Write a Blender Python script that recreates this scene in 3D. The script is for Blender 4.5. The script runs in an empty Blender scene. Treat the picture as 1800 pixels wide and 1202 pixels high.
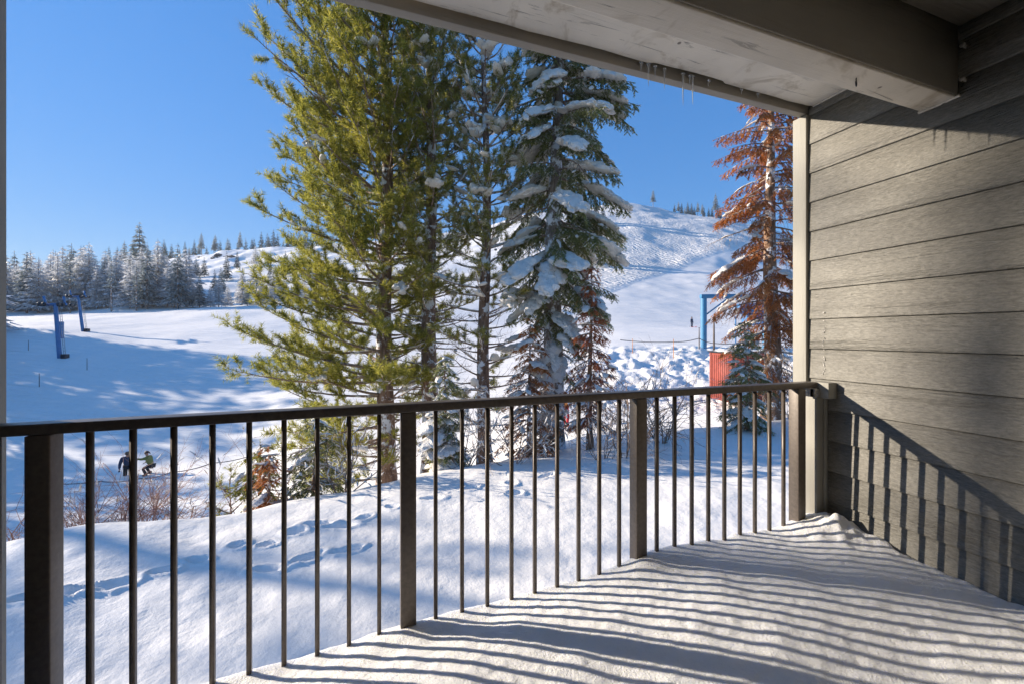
import bpy, math, random
import numpy as np
from mathutils import Vector, Matrix

scene = bpy.context.scene
R = math.radians
# ------------------------------------------------------------------ camera, sky, sun, exposure
TH = R(19.07); CT, ST = math.cos(TH), math.sin(TH)
CZ = 1.34; FPX = 700.0; HY = 590.4
cam = bpy.data.cameras.new('camera'); cob = bpy.data.objects.new('camera', cam)
scene.collection.objects.link(cob)
cob.location = (0, 0, CZ); cob.rotation_euler = (R(90), 0, -TH)
cam.sensor_width = 36; cam.lens = 14.0; cam.shift_y = -10.6/1800
cam.clip_start = 0.05; cam.clip_end = 4000
scene.camera = cob

SUNV = Vector((1, -0.628, -0.379)).normalized()
ELEV = math.asin(-SUNV.z)
world = bpy.data.worlds.new("World"); scene.world = world; world.use_nodes = True
nt = world.node_tree; bg = nt.nodes['Background']
sky = nt.nodes.new('ShaderNodeTexSky'); sky.sky_type = 'NISHITA'; sky.sun_disc = False
sky.sun_elevation = ELEV; sky.sun_rotation = math.atan2(-SUNV.x, -SUNV.y)
sky.altitude = 2500; sky.air_density = 1.0; sky.dust_density = 0.0; sky.ozone_density = 3.0
hs_ = nt.nodes.new('ShaderNodeHueSaturation'); hs_.inputs['Saturation'].default_value = 1.22
_bw = nt.nodes.new('ShaderNodeRGBToBW'); nt.links.new(sky.outputs[0], _bw.inputs[0])     # softer brightening of the sky towards the sun
_m1 = nt.nodes.new('ShaderNodeMath'); _m1.operation = 'ADD'; _m1.inputs[1].default_value = 1.0; nt.links.new(_bw.outputs[0], _m1.inputs[0])
_m2 = nt.nodes.new('ShaderNodeMath'); _m2.operation = 'DIVIDE'; _m2.inputs[0].default_value = 2.3; nt.links.new(_m1.outputs[0], _m2.inputs[1])
_vs = nt.nodes.new('ShaderNodeVectorMath'); _vs.operation = 'SCALE'; nt.links.new(sky.outputs[0], _vs.inputs[0]); nt.links.new(_m2.outputs[0], _vs.inputs['Scale'])
nt.links.new(_vs.outputs[0], hs_.inputs['Color']); nt.links.new(hs_.outputs[0], bg.inputs[0]); bg.inputs[1].default_value = 0.115
sun = bpy.data.lights.new('sun', 'SUN'); sun.energy = 4.6; sun.angle = R(0.53); sun.color = (1, .88, .73)
sob = bpy.data.objects.new('sun', sun); scene.collection.objects.link(sob)
sob.rotation_euler = SUNV.to_track_quat('-Z', 'Y').to_euler(); sob.location = (-30, 20, 20)
scene.view_settings.view_transform = 'Standard'; scene.view_settings.look = 'None'
scene.view_settings.exposure = 1.22; scene.view_settings.gamma = 1
scene.cycles.max_bounces = 6; scene.cycles.diffuse_bounces = 5; scene.cycles.transparent_max_bounces = 6

HAZE = .00022
rng = np.random.default_rng(11)
random.seed(5)
C = scene.collection

def at(px, d, py=None):
    """world point at forward distance d in the direction of a photo column (row optional)"""
    r = (px-900)/FPX
    z = CZ + ((HY-py)/FPX*d if py is not None else 0)
    return Vector(((r*CT+ST)*d, (-r*ST+CT)*d, z))

# ------------------------------------------------------------------ noise
def _hash(ix, iy, seed):
    h = (ix.astype(np.int64)*374761393 + iy.astype(np.int64)*668265263 + seed*982451653) & 0x7fffffff
    h = ((h ^ (h >> 13))*1274126177) & 0x7fffffff
    return ((h ^ (h >> 16)) & 0xffff)/65535.0
def vnoise(x, y, seed=0):
    ix = np.floor(x); iy = np.floor(y); fx = x-ix; fy = y-iy
    fx = fx*fx*(3-2*fx); fy = fy*fy*(3-2*fy)
    a = _hash(ix, iy, seed); b = _hash(ix+1, iy, seed); c = _hash(ix, iy+1, seed); d = _hash(ix+1, iy+1, seed)
    return (a*(1-fx)+b*fx)*(1-fy) + (c*(1-fx)+d*fx)*fy
def fbm(x, y, octv=4, seed=0):
    s = 0; a = 1; t = 0
    for o in range(octv):
        s = s + a*(vnoise(x*2**o, y*2**o, seed+o)-.5); t += a; a *= .5
    return s/t*2
def sstep(a, b, x):
    t = np.clip((x-a)/(b-a), 0, 1); return t*t*(3-2*t)

# ------------------------------------------------------------------ materials
def mat(name):
    m = bpy.data.materials.new(name); m.use_nodes = True
    return m, m.node_tree, m.node_tree.nodes['Principled BSDF']
def N(t, typ, **k):
    n = t.nodes.new(typ)
    for a, v in k.items():
        if a in n.inputs: n.inputs[a].default_value = v
        else: setattr(n, a, v)
    return n
def noise(t, scale, detail=3, rough=.55, vec=None, dist=0):
    n = N(t, 'ShaderNodeTexNoise'); n.inputs['Scale'].default_value = scale
    n.inputs['Detail'].default_value = detail; n.inputs['Roughness'].default_value = rough
    n.inputs['Distortion'].default_value = dist
    if vec is not None: t.links.new(vec, n.inputs['Vector'])
    return n
def coord(t, scale=(1, 1, 1), kind='Object', rot=(0, 0, 0)):
    c = N(t, 'ShaderNodeTexCoord'); m = N(t, 'ShaderNodeMapping')
    m.inputs['Scale'].default_value = scale; m.inputs['Rotation'].default_value = rot
    t.links.new(c.outputs[kind], m.inputs[0]); return m.outputs[0]
def ramp(t, fac, stops):
    r = N(t, 'ShaderNodeValToRGB'); t.links.new(fac, r.inputs[0])
    el = r.color_ramp.elements
    while len(el) < len(stops): el.new(.5)
    for e, (p, c) in zip(el, stops):
        e.position = p; e.color = (c[0], c[1], c[2], 1) if len(c) == 3 else c
    return r.outputs[0]
def g(v): return (v, v, v)
def bump(t, bs, h, strength, dist, prev=None):
    b = N(t, 'ShaderNodeBump'); b.inputs['Strength'].default_value = strength; b.inputs['Distance'].default_value = dist
    t.links.new(h, b.inputs['Height'])
    if prev is not None: t.links.new(prev, b.inputs['Normal'])
    if bs is not None: t.links.new(b.outputs[0], bs.inputs['Normal'])
    return b.outputs[0]
def mix(t, fac, a, b, blend='MIX'):
    m = N(t, 'ShaderNodeMix', data_type='RGBA', blend_type=blend)
    for s, v in ((0, fac), (6, a), (7, b)):
        if isinstance(v, (int, float)): m.inputs[s].default_value = v
        elif isinstance(v, tuple): m.inputs[s].default_value = (v[0], v[1], v[2], 1)
        else: t.links.new(v, m.inputs[s])
    return m.outputs[2]
def math_(t, op, a, b=None):
    m = N(t, 'ShaderNodeMath', operation=op)
    for i, v in enumerate((a, b)):
        if v is None: continue
        if isinstance(v, (int, float)): m.inputs[i].default_value = v
        else: t.links.new(v, m.inputs[i])
    return m.outputs[0]

def snow_mat(name, kind):
    m, t, b = mat(name); v = coord(t)
    b.inputs['Roughness'].default_value = .55; b.inputs['Specular IOR Level'].default_value = .25
    n0 = noise(t, 3, 3, .6, v)
    t.links.new(ramp(t, n0.outputs[0], [(.3, (.90, .90, .905)), (.7, (.95, .95, .95))] if kind == 'deck' else [(.3, (.85, .815, .765)), (.7, (.91, .87, .815))]), b.inputs['Base Color'])
    if kind == 'deck':
        n1 = noise(t, 55, 5, .7, v); n2 = noise(t, 230, 3, .7, v)
        nn = bump(t, None, n1.outputs[0], .4, .02)
        vo = N(t, 'ShaderNodeTexVoronoi', feature='F1'); vo.inputs['Scale'].default_value = 130; t.links.new(v, vo.inputs['Vector'])
        nn = bump(t, None, vo.outputs['Distance'], .35, .007, nn); bump(t, b, n2.outputs[0], .8, .006, nn)
        b.inputs['Subsurface Weight'].default_value = .6; b.inputs['Subsurface Radius'].default_value = (1, 1, 1.2); b.inputs['Subsurface Scale'].default_value = .012
    elif kind == 'tree':
        n1 = noise(t, 12, 5, .7, v); n2 = noise(t, 50, 4, .7, v)
        nn = bump(t, None, n1.outputs[0], .8, .10); bump(t, b, n2.outputs[0], .7, .03, nn)
    else:
        # near crust grain, combed grooming lines, and carved tracks on the hill
        near = N(t, 'ShaderNodeAttribute', attribute_name='near').outputs['Fac']
        track = N(t, 'ShaderNodeAttribute', attribute_name='track').outputs['Fac']
        groom = N(t, 'ShaderNodeAttribute', attribute_name='groom').outputs['Fac']
        n1 = noise(t, 4.5, 5, .6, v); n2 = noise(t, 70, 3, .6, v)
        h1 = math_(t, 'MULTIPLY', math_(t, 'ADD', n1.outputs[0], math_(t, 'MULTIPLY', n2.outputs[0], .06)), near)
        p = bump(t, None, h1, .5, .05)
        gv = coord(t, (1, 1, 1), rot=(0, 0, R(28)))
        w = N(t, 'ShaderNodeTexNoise'); w.inputs['Scale'].default_value = 1
        mp = N(t, 'ShaderNodeMapping'); mp.inputs['Scale'].default_value = (.05, 1.1, .3); t.links.new(gv, mp.inputs[0])
        t.links.new(mp.outputs[0], w.inputs['Vector']); w.inputs['Detail'].default_value = 5; w.inputs['Roughness'].default_value = .65
        p = bump(t, None, math_(t, 'MULTIPLY', w.outputs[0], groom), 1, .9, p)
        # tracks: thin ridges of distorted wave
        wv = N(t, 'ShaderNodeTexWave', wave_type='BANDS', bands_direction='X', wave_profile='SIN')
        wv.inputs['Scale'].default_value = .14; wv.inputs['Distortion'].default_value = 13
        wv.inputs['Detail'].default_value = 3; wv.inputs['Detail Scale'].default_value = 1.3; wv.inputs['Detail Roughness'].default_value = .6
        t.links.new(coord(t, (1, .6, .5), rot=(0, 0, R(-30))), wv.inputs['Vector'])
        nz = noise(t, .6, 4, .75, v)
        hh = math_(t, 'MULTIPLY', math_(t, 'ADD', wv.outputs['Fac'], math_(t, 'MULTIPLY', nz.outputs[0], 2.2)), track)
        bump(t, b, hh, .75, .8, p)
    return m
M_snow = snow_mat('ground_snow', 'ground'); M_dsnow = snow_mat('deck_snow', 'deck'); M_tsnow = snow_mat('tree_snow', 'tree')

def foliage_mat(name, c1, c2, c3, trans=.35, ns=1.2, rough=.55):
    m, t, b = mat(name)
    geo = N(t, 'ShaderNodeNewGeometry'); v = coord(t)
    n = noise(t, ns, 3, .6, v)
    f = math_(t, 'ADD', math_(t, 'MULTIPLY', geo.outputs['Random Per Island'], .5), math_(t, 'MULTIPLY', n.outputs[0], .62))
    col = ramp(t, f, [(.25, c1), (.55, c2), (.85, c3)])
    t.links.new(col, b.inputs['Base Color']); b.inputs['Roughness'].default_value = rough
    tr = N(t, 'ShaderNodeBsdfTranslucent'); t.links.new(col, tr.inputs[0])
    ms = N(t, 'ShaderNodeMixShader'); ms.inputs[0].default_value = trans
    t.links.new(b.outputs[0], ms.inputs[1]); t.links.new(tr.outputs[0], ms.inputs[2])
    t.links.new(ms.outputs[0], t.nodes['Material Output'].inputs[0])
    return m
M_pine = foliage_mat('pine_needles', (.085, .11, .018), (.29, .29, .04), (.58, .51, .10), .55)
M_pine2 = foliage_mat('pine_needles_dull', (.10, .12, .03), (.31, .30, .065), (.58, .50, .14), .55)
M_fir = foliage_mat('fir_needles', (.10, .125, .05), (.24, .265, .095), (.48, .47, .20), .5)
M_dead = foliage_mat('dead_needles', (.22, .07, .02), (.50, .18, .045), (.72, .34, .10), .4)
M_deadred = foliage_mat('dead_red_needles', (.26, .07, .03), (.50, .15, .05), (.62, .23, .08), .35)
M_frost = foliage_mat('frosted_needles', (.30, .31, .31), (.62, .63, .65), (.88, .88, .89), .4, .25)
M_frost2 = foliage_mat('half_frosted_needles', (.06, .08, .07), (.26, .30, .30), (.60, .63, .66), .3, .25)
M_dark = foliage_mat('far_dark_needles', (.025, .04, .033), (.045, .065, .05), (.12, .15, .14), .1, .2)

def bark_mat(name, c1, c2, c3=None, frost=0):
    m, t, b = mat(name); v = coord(t, (9, 9, 1.8)); n = noise(t, 2.2, 5, .65, v, .4)
    col = ramp(t, n.outputs[0], [(.3, c1), (.55, c2), (.75, c3 or c2)])
    if frost:
        nf = noise(t, 3.0, 4, .7, coord(t)); k = ramp(t, nf.outputs[0], [(.58-frost*.1, g(0)), (.64-frost*.1, g(1))])
        col = mix(t, k, col, (.75, .77, .8))
    t.links.new(col, b.inputs['Base Color']); b.inputs['Roughness'].default_value = .9
    bump(t, b, n.outputs[0], .9, .03); return m
M_bark = bark_mat('pine_bark', (.07, .04, .028), (.22, .135, .09), (.38, .26, .19), .6)
M_barkg = bark_mat('fir_bark', (.09, .07, .055), (.24, .19, .155), (.38, .33, .29), .9)
M_barkd = bark_mat('dead_bark', (.10, .05, .03), (.25, .15, .09), (.38, .28, .2), .5)
M_twig = bark_mat('twig_bark', (.12, .08, .055), (.30, .215, .165), (.42, .33, .27), .3)
M_redtwig = bark_mat('red_twig_bark', (.28, .14, .10), (.48, .29, .22), (.58, .42, .34))

def paint_mat(name, base, grain_axis='Y', wear=0, fine=1.0, var=.08):
    """weathered exterior paint over wood: grain stretched along one axis"""
    m, t, b = mat(name)
    s = {'X': (1.6, 26, 26), 'Y': (26, 1.6, 26), 'Z': (26, 26, 1.6)}[grain_axis]
    vg = coord(t, s); v = coord(t)
    n1 = noise(t, 1.0, 6, .7, vg, .6); n2 = noise(t, 2.2, 3, .6, v); n3 = noise(t, 90, 3, .7, v)
    lo = tuple(c*(1-var*1.6) for c in base); hi = tuple(min(1, c*(1+var)) for c in base)
    col = ramp(t, n2.outputs[0], [(.3, lo), (.7, hi)])
    if wear:
        w1 = noise(t, 1.0, 8, .75, vg, 1.2)
        k = ramp(t, w1.outputs[0], [(.38, g(1)), (.42, g(0))])
        n5 = noise(t, 1.6, 3, .6, v); k2 = ramp(t, n5.outputs[0], [(.42, g(0)), (.55, g(1))])
        k3 = math_(t, 'MULTIPLY', math_(t, 'MULTIPLY', k, k2), wear)
        col = mix(t, k3, col, tuple(c*.35 for c in base))
        vo = N(t, 'ShaderNodeTexVoronoi', feature='F1'); vo.inputs['Scale'].default_value = 5.5
        t.links.new(v, vo.inputs['Vector'])
        ks = ramp(t, vo.outputs['Distance'], [(.045, g(1)), (.065, g(0))])
        col = mix(t, math_(t, 'MULTIPLY', ks, .8*wear), col, (.05, .035, .025))
        n6 = noise(t, 3, 4, .7, v, 1.5); k6 = ramp(t, n6.outputs[0], [(.56, g(0)), (.72, g(.6))])
        col = mix(t, math_(t, 'MULTIPLY', k6, wear), col, (.28, .21, .12))
    t.links.new(col, b.inputs['Base Color']); b.inputs['Roughness'].default_value = .6
    b.inputs['Specular IOR Level'].default_value = .3
    p = bump(t, None, n1.outputs[0], .75*fine, .004)
    bump(t, b, n3.outputs[0], .35*fine, .002, p)
    return m
def siding_mat():
    m, t, b = mat('siding_paint'); v = coord(t); vg = coord(t, (60, 5, 60)); ve = coord(t, (9, .55, 9))
    sep = N(t, 'ShaderNodeSeparateXYZ'); t.links.new(v, sep.inputs[0])
    board = math_(t, 'FLOOR', math_(t, 'DIVIDE', math_(t, 'SUBTRACT', sep.outputs[2], (CZ+.992) % .178), .178))
    cmb = N(t, 'ShaderNodeCombineXYZ'); t.links.new(board, cmb.inputs[0]); wn = N(t, 'ShaderNodeTexWhiteNoise', noise_dimensions='3D'); t.links.new(cmb.outputs[0], wn.inputs[0])
    off = N(t, 'ShaderNodeVectorMath', operation='MULTIPLY_ADD'); t.links.new(wn.outputs['Color'], off.inputs[0]); off.inputs[1].default_value = (7, 7, 7); t.links.new(ve, off.inputs[2])
    n1 = noise(t, 1.0, 4, .65, vg); n2 = noise(t, 130, 3, .75, v); n4 = noise(t, 2.6, 4, .6, v)
    wv = N(t, 'ShaderNodeTexWave', wave_type='BANDS', bands_direction='Z', wave_profile='SAW')
    wv.inputs['Scale'].default_value = 2.6; wv.inputs['Distortion'].default_value = 6; wv.inputs['Detail'].default_value = 3; wv.inputs['Detail Scale'].default_value = .6
    t.links.new(off.outputs[0], wv.inputs['Vector'])
    nm = noise(t, .9, 2, .5, off.outputs[0]); msk = ramp(t, nm.outputs[0], [(.52, g(0)), (.62, g(1))])
    base = ramp(t, n4.outputs[0], [(.3, (.185, .175, .152)), (.5, (.225, .213, .184)), (.72, (.268, .255, .222))])
    tint = ramp(t, wn.outputs['Value'], [(0, g(.90)), (1, g(1.06))])
    col = mix(t, 1.0, base, tint, 'MULTIPLY')
    n7 = noise(t, 1.0, 4, .75, coord(t, (150, 38, 150))); spk = ramp(t, n7.outputs[0], [(.34, g(.74)), (.5, g(1)), (.66, g(1.30))]); col = mix(t, 1.0, col, spk, 'MULTIPLY')
    st = noise(t, 1.0, 5, .7, coord(t, (1, 9, .6))); kst = ramp(t, st.outputs[0], [(.60, g(0)), (.78, g(.35))]); col = mix(t, kst, col, (.12, .105, .08))
    t.links.new(col, b.inputs['Base Color']); b.inputs['Roughness'].default_value = .55; b.inputs['Specular IOR Level'].default_value = .4
    p = bump(t, None, math_(t, 'MULTIPLY', wv.outputs['Fac'], msk), 1, .010)
    p = bump(t, None, n1.outputs[0], 1, .009, p); p = bump(t, None, n7.outputs[0], 1, .005, p); bump(t, b, n2.outputs[0], .6, .004, p)
    return m
M_siding = siding_mat()
M_trim = paint_mat('trim_paint', (.31, .295, .255), 'Z', fine=1.1)
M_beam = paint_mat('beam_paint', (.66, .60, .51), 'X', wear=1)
M_beamshade = paint_mat('beam_shade_paint', (.30, .275, .235), 'X', wear=.3)  # beam paint darkened to carry the shade of its inner face; fascia reuses it
M_soffit = paint_mat('soffit_paint', (.72, .66, .56), 'X', wear=1)
M_ceil = paint_mat('ceiling_paint', (.5, .46, .40), 'X')

def simple(name, col, rough=.5, metal=0, nscale=8, var=.15, bmp=.15, bd=.01):
    m, t, b = mat(name); n = noise(t, nscale, 4, .6, coord(t))
    lo = tuple(c*(1-var) for c in col); hi = tuple(min(1, c*(1+var)) for c in col)
    t.links.new(ramp(t, n.outputs[0], [(.3, lo), (.7, hi)]), b.inputs['Base Color'])
    b.inputs['Roughness'].default_value = rough; b.inputs['Metallic'].default_value = metal
    if bmp: bump(t, b, n.outputs[0], bmp, bd)
    return m
M_rail = simple('rail_metal', (.12, .098, .08), .38, .2, 60, .2, .1, .001)
M_steel = simple('galvanised_steel', (.45, .43, .40), .45, .7, 40, .25)
M_blue = simple('blue_tower_paint', (.045, .18, .40), .45, 0, 2)
M_blue2 = simple('light_blue_paint', (.04, .19, .36), .45, 0, 2)
M_darkmetal = simple('dark_metal', (.03, .035, .045), .5, .4, 8)
M_red = simple('red_shed_paint', (.27, .055, .038), .7, 0, 3, .2)
M_rock = simple('rock', (.12, .10, .09), .9, 0, 1.5, .5, .8, .3)
M_black = simple('black_cloth', (.012, .016, .024), .8, 0, 20)
M_navy = simple('navy_cloth', (.02, .04, .09), .8, 0, 20)
M_green = simple('olive_cloth', (.16, .18, .05), .8, 0, 20)
M_redc = simple('red_cloth', (.55, .02, .03), .7, 0, 20)
M_orange = simple('orange_cloth', (.6, .22, .03), .7, 0, 20)
M_skin = simple('skin', (.45, .25, .17), .6, 0, 20, .05, 0)
M_hair = simple('hair', (.05, .02, .015), .7, 0, 30)
M_wood = simple('grey_wood', (.12, .09, .07), .8, 0, 8, .3)
M_rope = simple('dark_rope', (.02, .02, .03), .8, 0, 8)
m, t, b = mat('ice'); b.inputs['Base Color'].default_value = (.9, .93, .96, 1); b.inputs['Roughness'].default_value = .08
b.inputs['Transmission Weight'].default_value = .7; b.inputs['IOR'].default_value = 1.31
bump(t, b, noise(t, 60, 3, .5, coord(t)).outputs[0], .4, .003); M_ice = m

# ------------------------------------------------------------------ mesh helpers
def link(name, me, parent=None, mats=()):
    o = bpy.data.objects.new(name, me); C.objects.link(o)
    if parent is not None: o.parent = parent
    for mm in mats: me.materials.append(mm)
    return o
def mk(name, V, F, material, parent=None, smooth=False, local=True):
    """V (n,3) array, F list of arrays (m,3)/(m,4). With a parent, V is in the parent's space."""
    V = np.asarray(V, dtype=np.float32).reshape(-1, 3)
    if not isinstance(F, list): F = [F]
    F = [np.asarray(f, dtype=np.int32) for f in F if len(f)]
    me = bpy.data.meshes.new(name)
    me.vertices.add(len(V)); me.vertices.foreach_set('co', V.ravel())
    loops = np.concatenate([f.ravel() for f in F]); tot = np.concatenate([np.full(len(f), f.shape[1]) for f in F]).astype(np.int32)
    start = np.concatenate([[0], np.cumsum(tot)[:-1]]).astype(np.int32)
    me.loops.add(len(loops)); me.loops.foreach_set('vertex_index', loops.astype(np.int32))
    me.polygons.add(len(tot)); me.polygons.foreach_set('loop_start', start); me.polygons.foreach_set('loop_total', tot)
    me.update(calc_edges=True)
    if smooth: me.polygons.foreach_set('use_smooth', np.ones(len(tot), dtype=bool))
    return link(name, me, parent, (material,))
def empty(name, loc, label, cat, group=None, rz=0):
    o = bpy.data.objects.new(name, None); C.objects.link(o); o.location = loc; o.rotation_euler = (0, 0, rz)
    o.empty_display_size = .2
    return tag(o, label, cat, group)
def tag(o, label, cat, group=None):
    o['label'] = label; o['category'] = cat
    if group: o['group'] = group
    return o
def kind(o, k): o['kind'] = k; return o
def copy_tree(o, parent=None):
    c = o.copy(); C.objects.link(c)
    if parent is not None: c.parent = parent
    for ch in list(o.children): copy_tree(ch, c)
    return c

class MB:
    """collects solids into one mesh"""
    def __init__(s): s.V = []; s.F3 = []; s.F4 = []; s.n = 0
    def add(s, v, f3=None, f4=None):
        v = np.asarray(v, float).reshape(-1, 3); s.V.append(v)
        if f3 is not None and len(f3): s.F3.append(np.asarray(f3, int)+s.n)
        if f4 is not None and len(f4): s.F4.append(np.asarray(f4, int)+s.n)
        s.n += len(v); return s
    def box(s, x0, x1, y0, y1, z0, z1, bev=0, M=None):
        if bev > 0:
            b = min(bev, (x1-x0)*.45, (y1-y0)*.45, (z1-z0)*.45)
            import bmesh
            bm = bmesh.new(); bmesh.ops.create_cube(bm, size=1)
            for v in bm.verts:
                v.co = Vector(((x0+x1)/2+v.co.x*(x1-x0), (y0+y1)/2+v.co.y*(y1-y0), (z0+z1)/2+v.co.z*(z1-z0)))
            bmesh.ops.bevel(bm, geom=list(bm.edges), offset=b, segments=2, profile=.6, affect='EDGES')
            vv = np.array([v.co[:] for v in bm.verts])
            bm.verts.index_update()
            f3 = [[v.index for v in f.verts] for f in bm.faces if len(f.verts) == 3]
            f4 = [[v.index for v in f.verts] for f in bm.faces if len(f.verts) == 4]
            bm.free()
        else:
            vv = np.array([(x, y, z) for x in (x0, x1) for y in (y0, y1) for z in (z0, z1)], float); f3 = []
            f4 = [(0, 1, 3, 2), (4, 6, 7, 5), (0, 4, 5, 1), (2, 3, 7, 6), (0, 2, 6, 4), (1, 5, 7, 3)]
        if M is not None: vv = (np.array(M.to_3x3()) @ vv.T).T + np.array(M.translation)
        return s.add(vv, f3, f4)
    def tube(s, pts, rad, sides=8, cap=True):
        pts = np.asarray(pts, float); n = len(pts); rad = np.broadcast_to(np.asarray(rad, float), (n,))
        T = np.gradient(pts, axis=0); T /= np.linalg.norm(T, axis=1)[:, None]+1e-9
        up = np.array([0, 0, 1.]) if abs(T[0][2]) < .9 else np.array([1., 0, 0])
        A = np.cross(T, up); A /= np.linalg.norm(A, axis=1)[:, None]+1e-9; B = np.cross(T, A)
        a = np.arange(sides)/sides*2*math.pi
        v = pts[:, None]+rad[:, None, None]*(np.cos(a)[None, :, None]*A[:, None]+np.sin(a)[None, :, None]*B[:, None])
        i = np.arange(n-1)[:, None]*sides; j = np.arange(sides)[None]; k = (j+1) % sides
        f4 = np.stack([i+j, i+k, i+sides+k, i+sides+j], -1).reshape(-1, 4); v = v.reshape(-1, 3); f3 = []
        if cap and sides > 2:
            v = np.vstack([v, pts[:1], pts[-1:]]); c0 = n*sides; c1 = c0+1; e = (n-1)*sides
            f3 = [(c0, (q+1) % sides, q) for q in range(sides)]+[(c1, e+q, e+(q+1) % sides) for q in range(sides)]
        return s.add(v, f3, f4)
    def bar(s, a, b, w, h=None):
        """rectangular bar between two points"""
        a = Vector(a); b = Vector(b); L = (b-a).length; q = (b-a).to_track_quat('Z', 'Y').to_matrix().to_4x4()
        q.translation = a; h = h or w
        return s.box(-w/2, w/2, -h/2, h/2, 0, L, M=q)
    def blob(s, c, ax, r, seed=0, rough=.25, nu=9, nv=6, flat=.5):
        """lumpy snow lump: ax = unit long axis, r=(long, wide, high)"""
        u = np.arange(nu)/nu*2*math.pi; w = np.linspace(0, math.pi, nv+2)[1:-1]
        U, W = np.meshgrid(u, w); x = np.cos(W); y = np.sin(W)*np.cos(U); z = np.sin(W)*np.sin(U)
        d = np.stack([x, y, z], -1).reshape(-1, 3); d = np.vstack([d, [[1, 0, 0], [-1, 0, 0]]])
        k = 1+rough*fbm(d[:, 0]*1.7+seed*3.1, d[:, 1]*1.7+d[:, 2]*1.3+seed*1.7, 3, seed)*1.6
        if nu > 10: k = k+.16*fbm(d[:, 0]*6+seed, d[:, 1]*6+d[:, 2]*5, 2, seed+7)
        d = d*k[:, None]; d[:, 2] = np.where(d[:, 2] < 0, d[:, 2]*flat, d[:, 2])
        ax = np.asarray(ax, float); ax /= np.linalg.norm(ax)+1e-9
        A = np.cross([0, 0, 1.], ax); A /= np.linalg.norm(A)+1e-9; B = np.cross(ax, A)
        v = np.asarray(c)+d[:, :1]*r[0]*ax+d[:, 1:2]*r[1]*A+d[:, 2:3]*r[2]*B
        i = np.arange(nv-1)[:, None]*nu; j = np.arange(nu)[None]; q = (j+1) % nu
        f4 = np.stack([i+j, i+nu+j, i+nu+q, i+q], -1).reshape(-1, 4); t0 = nu*nv; e = (nv-1)*nu
        f3 = [(t0, j, (j+1) % nu) for j in range(nu)]+[(t0+1, e+(j+1) % nu, e+j) for j in range(nu)]
        return s.add(v, f3, f4)
    def build(s, name, material, parent=None, smooth=False):
        V = np.vstack(s.V)
        F = []
        if s.F3: F.append(np.vstack(s.F3))
        if s.F4: F.append(np.vstack(s.F4))
        o = mk(name, V, F, material, parent, smooth)
        if smooth:
            try: o.data.set_sharp_from_angle(angle=R(40))
            except Exception: pass
        return o

# ------------------------------------------------------------------ ground
COLS = [-1200, 50, 250, 400, 560, 800, 950, 1100, 1240, 1450, 1800, 3200]
PROF = {  # (distance ahead, height relative to the eye)
 -1200: [(8,-8),(24,-8.6),(45,-3.5),(62,.5),(85,3.5),(104,5.0),(150,11),(200,20),(300,30),(450,34),(900,34)],
 50:  [(8,-8),(24,-8.4),(45,-2.4),(62,1.3),(85,3.7),(104,5.2),(150,12),(200,21),(300,34),(450,38),(900,38)],
 250: [(8,-8),(24,-8.4),(45,-3.2),(62,.2),(85,4.3),(104,6.4),(150,16),(200,30),(260,47),(300,50),(450,46),(900,44)],
 400: [(8,-8),(24,-7.9),(45,-3.3),(62,.3),(85,4.9),(104,7.3),(130,10),(190,31),(250,53),(290,57),(450,50),(900,46)],
 560: [(8,-6),(16,-6.1),(20,-6.9),(45,-3.1),(62,.4),(85,4.9),(104,8),(130,12),(190,34),(250,57),(300,62),(450,60),(900,55)],
 800: [(8,-5.2),(16,-5.8),(20,-5.9),(28,-5),(45,-2),(72,2),(110,12),(150,24),(250,64),(350,90),(450,88),(900,80)],
 950: [(8,-5),(14,-5),(20,-4.7),(28,-4.4),(42,-1.6),(72,1.9),(110,12),(150,26),(250,76),(350,108),(450,108),(900,95)],
 1100:[(8,-4.4),(14,-4.5),(20,-4.5),(28,-4.3),(40,-1.1),(72,2.0),(112,13),(150,25),(152,26),(230,66),(236,69),(350,117),(385,120),(500,118),(900,100)],
 1240:[(8,-4.4),(14,-4.5),(20,-4.5),(28,-4.4),(40,-1.0),(72,1.75),(112,12),(150,24),(152,25),(230,62),(236,65),(350,105),(385,107),(500,104),(900,90)],
 1450:[(8,-4.4),(14,-4.4),(20,-4.4),(28,-4.2),(40,-1.2),(72,1.6),(112,10),(150,20),(230,50),(350,85),(400,88),(500,85),(900,80)],
 1800:[(8,-4.4),(20,-4.4),(28,-4.2),(40,-1.4),(72,1.2),(112,8),(150,15),(230,35),(350,55),(500,55),(900,50)],
 3200:[(8,-4.4),(28,-4),(40,-2),(72,0),(112,4),(150,8),(230,20),(350,30),(500,30),(900,30)]}
_ld = np.linspace(math.log(4), math.log(1300), 400)
_tab = []
for c in COLS:
    p = np.array(PROF[c]); z = np.interp(np.exp(_ld), p[:, 0], p[:, 1])
    k = np.exp(-np.linspace(-2, 2, 9)**2); k /= k.sum()
    z = np.convolve(np.pad(z, 4, 'edge'), k, 'valid'); _tab.append(z)
_tab = np.array(_tab); _cr = (np.array(COLS)-900)/FPX
def slope_z(r, d):
    u = (np.log(np.maximum(d, 4.01))-_ld[0])/(_ld[1]-_ld[0]); u = np.clip(u, 0, 398.99); i = u.astype(int); f = u-i
    r = np.clip(r, _cr[0], _cr[-1]-1e-6); c = np.clip(np.searchsorted(_cr, r, side='right')-1, 0, len(_cr)-2)
    g_ = (r-_cr[c])/(_cr[c+1]-_cr[c]); g_ = g_*.4+.6*(g_*g_*(3-2*g_))
    a = _tab[c, i]*(1-f)+_tab[c, i+1]*f; b = _tab[c+1, i]*(1-f)+_tab[c+1, i+1]*f
    return a*(1-g_)+b*g_
FOOT = []
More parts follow.
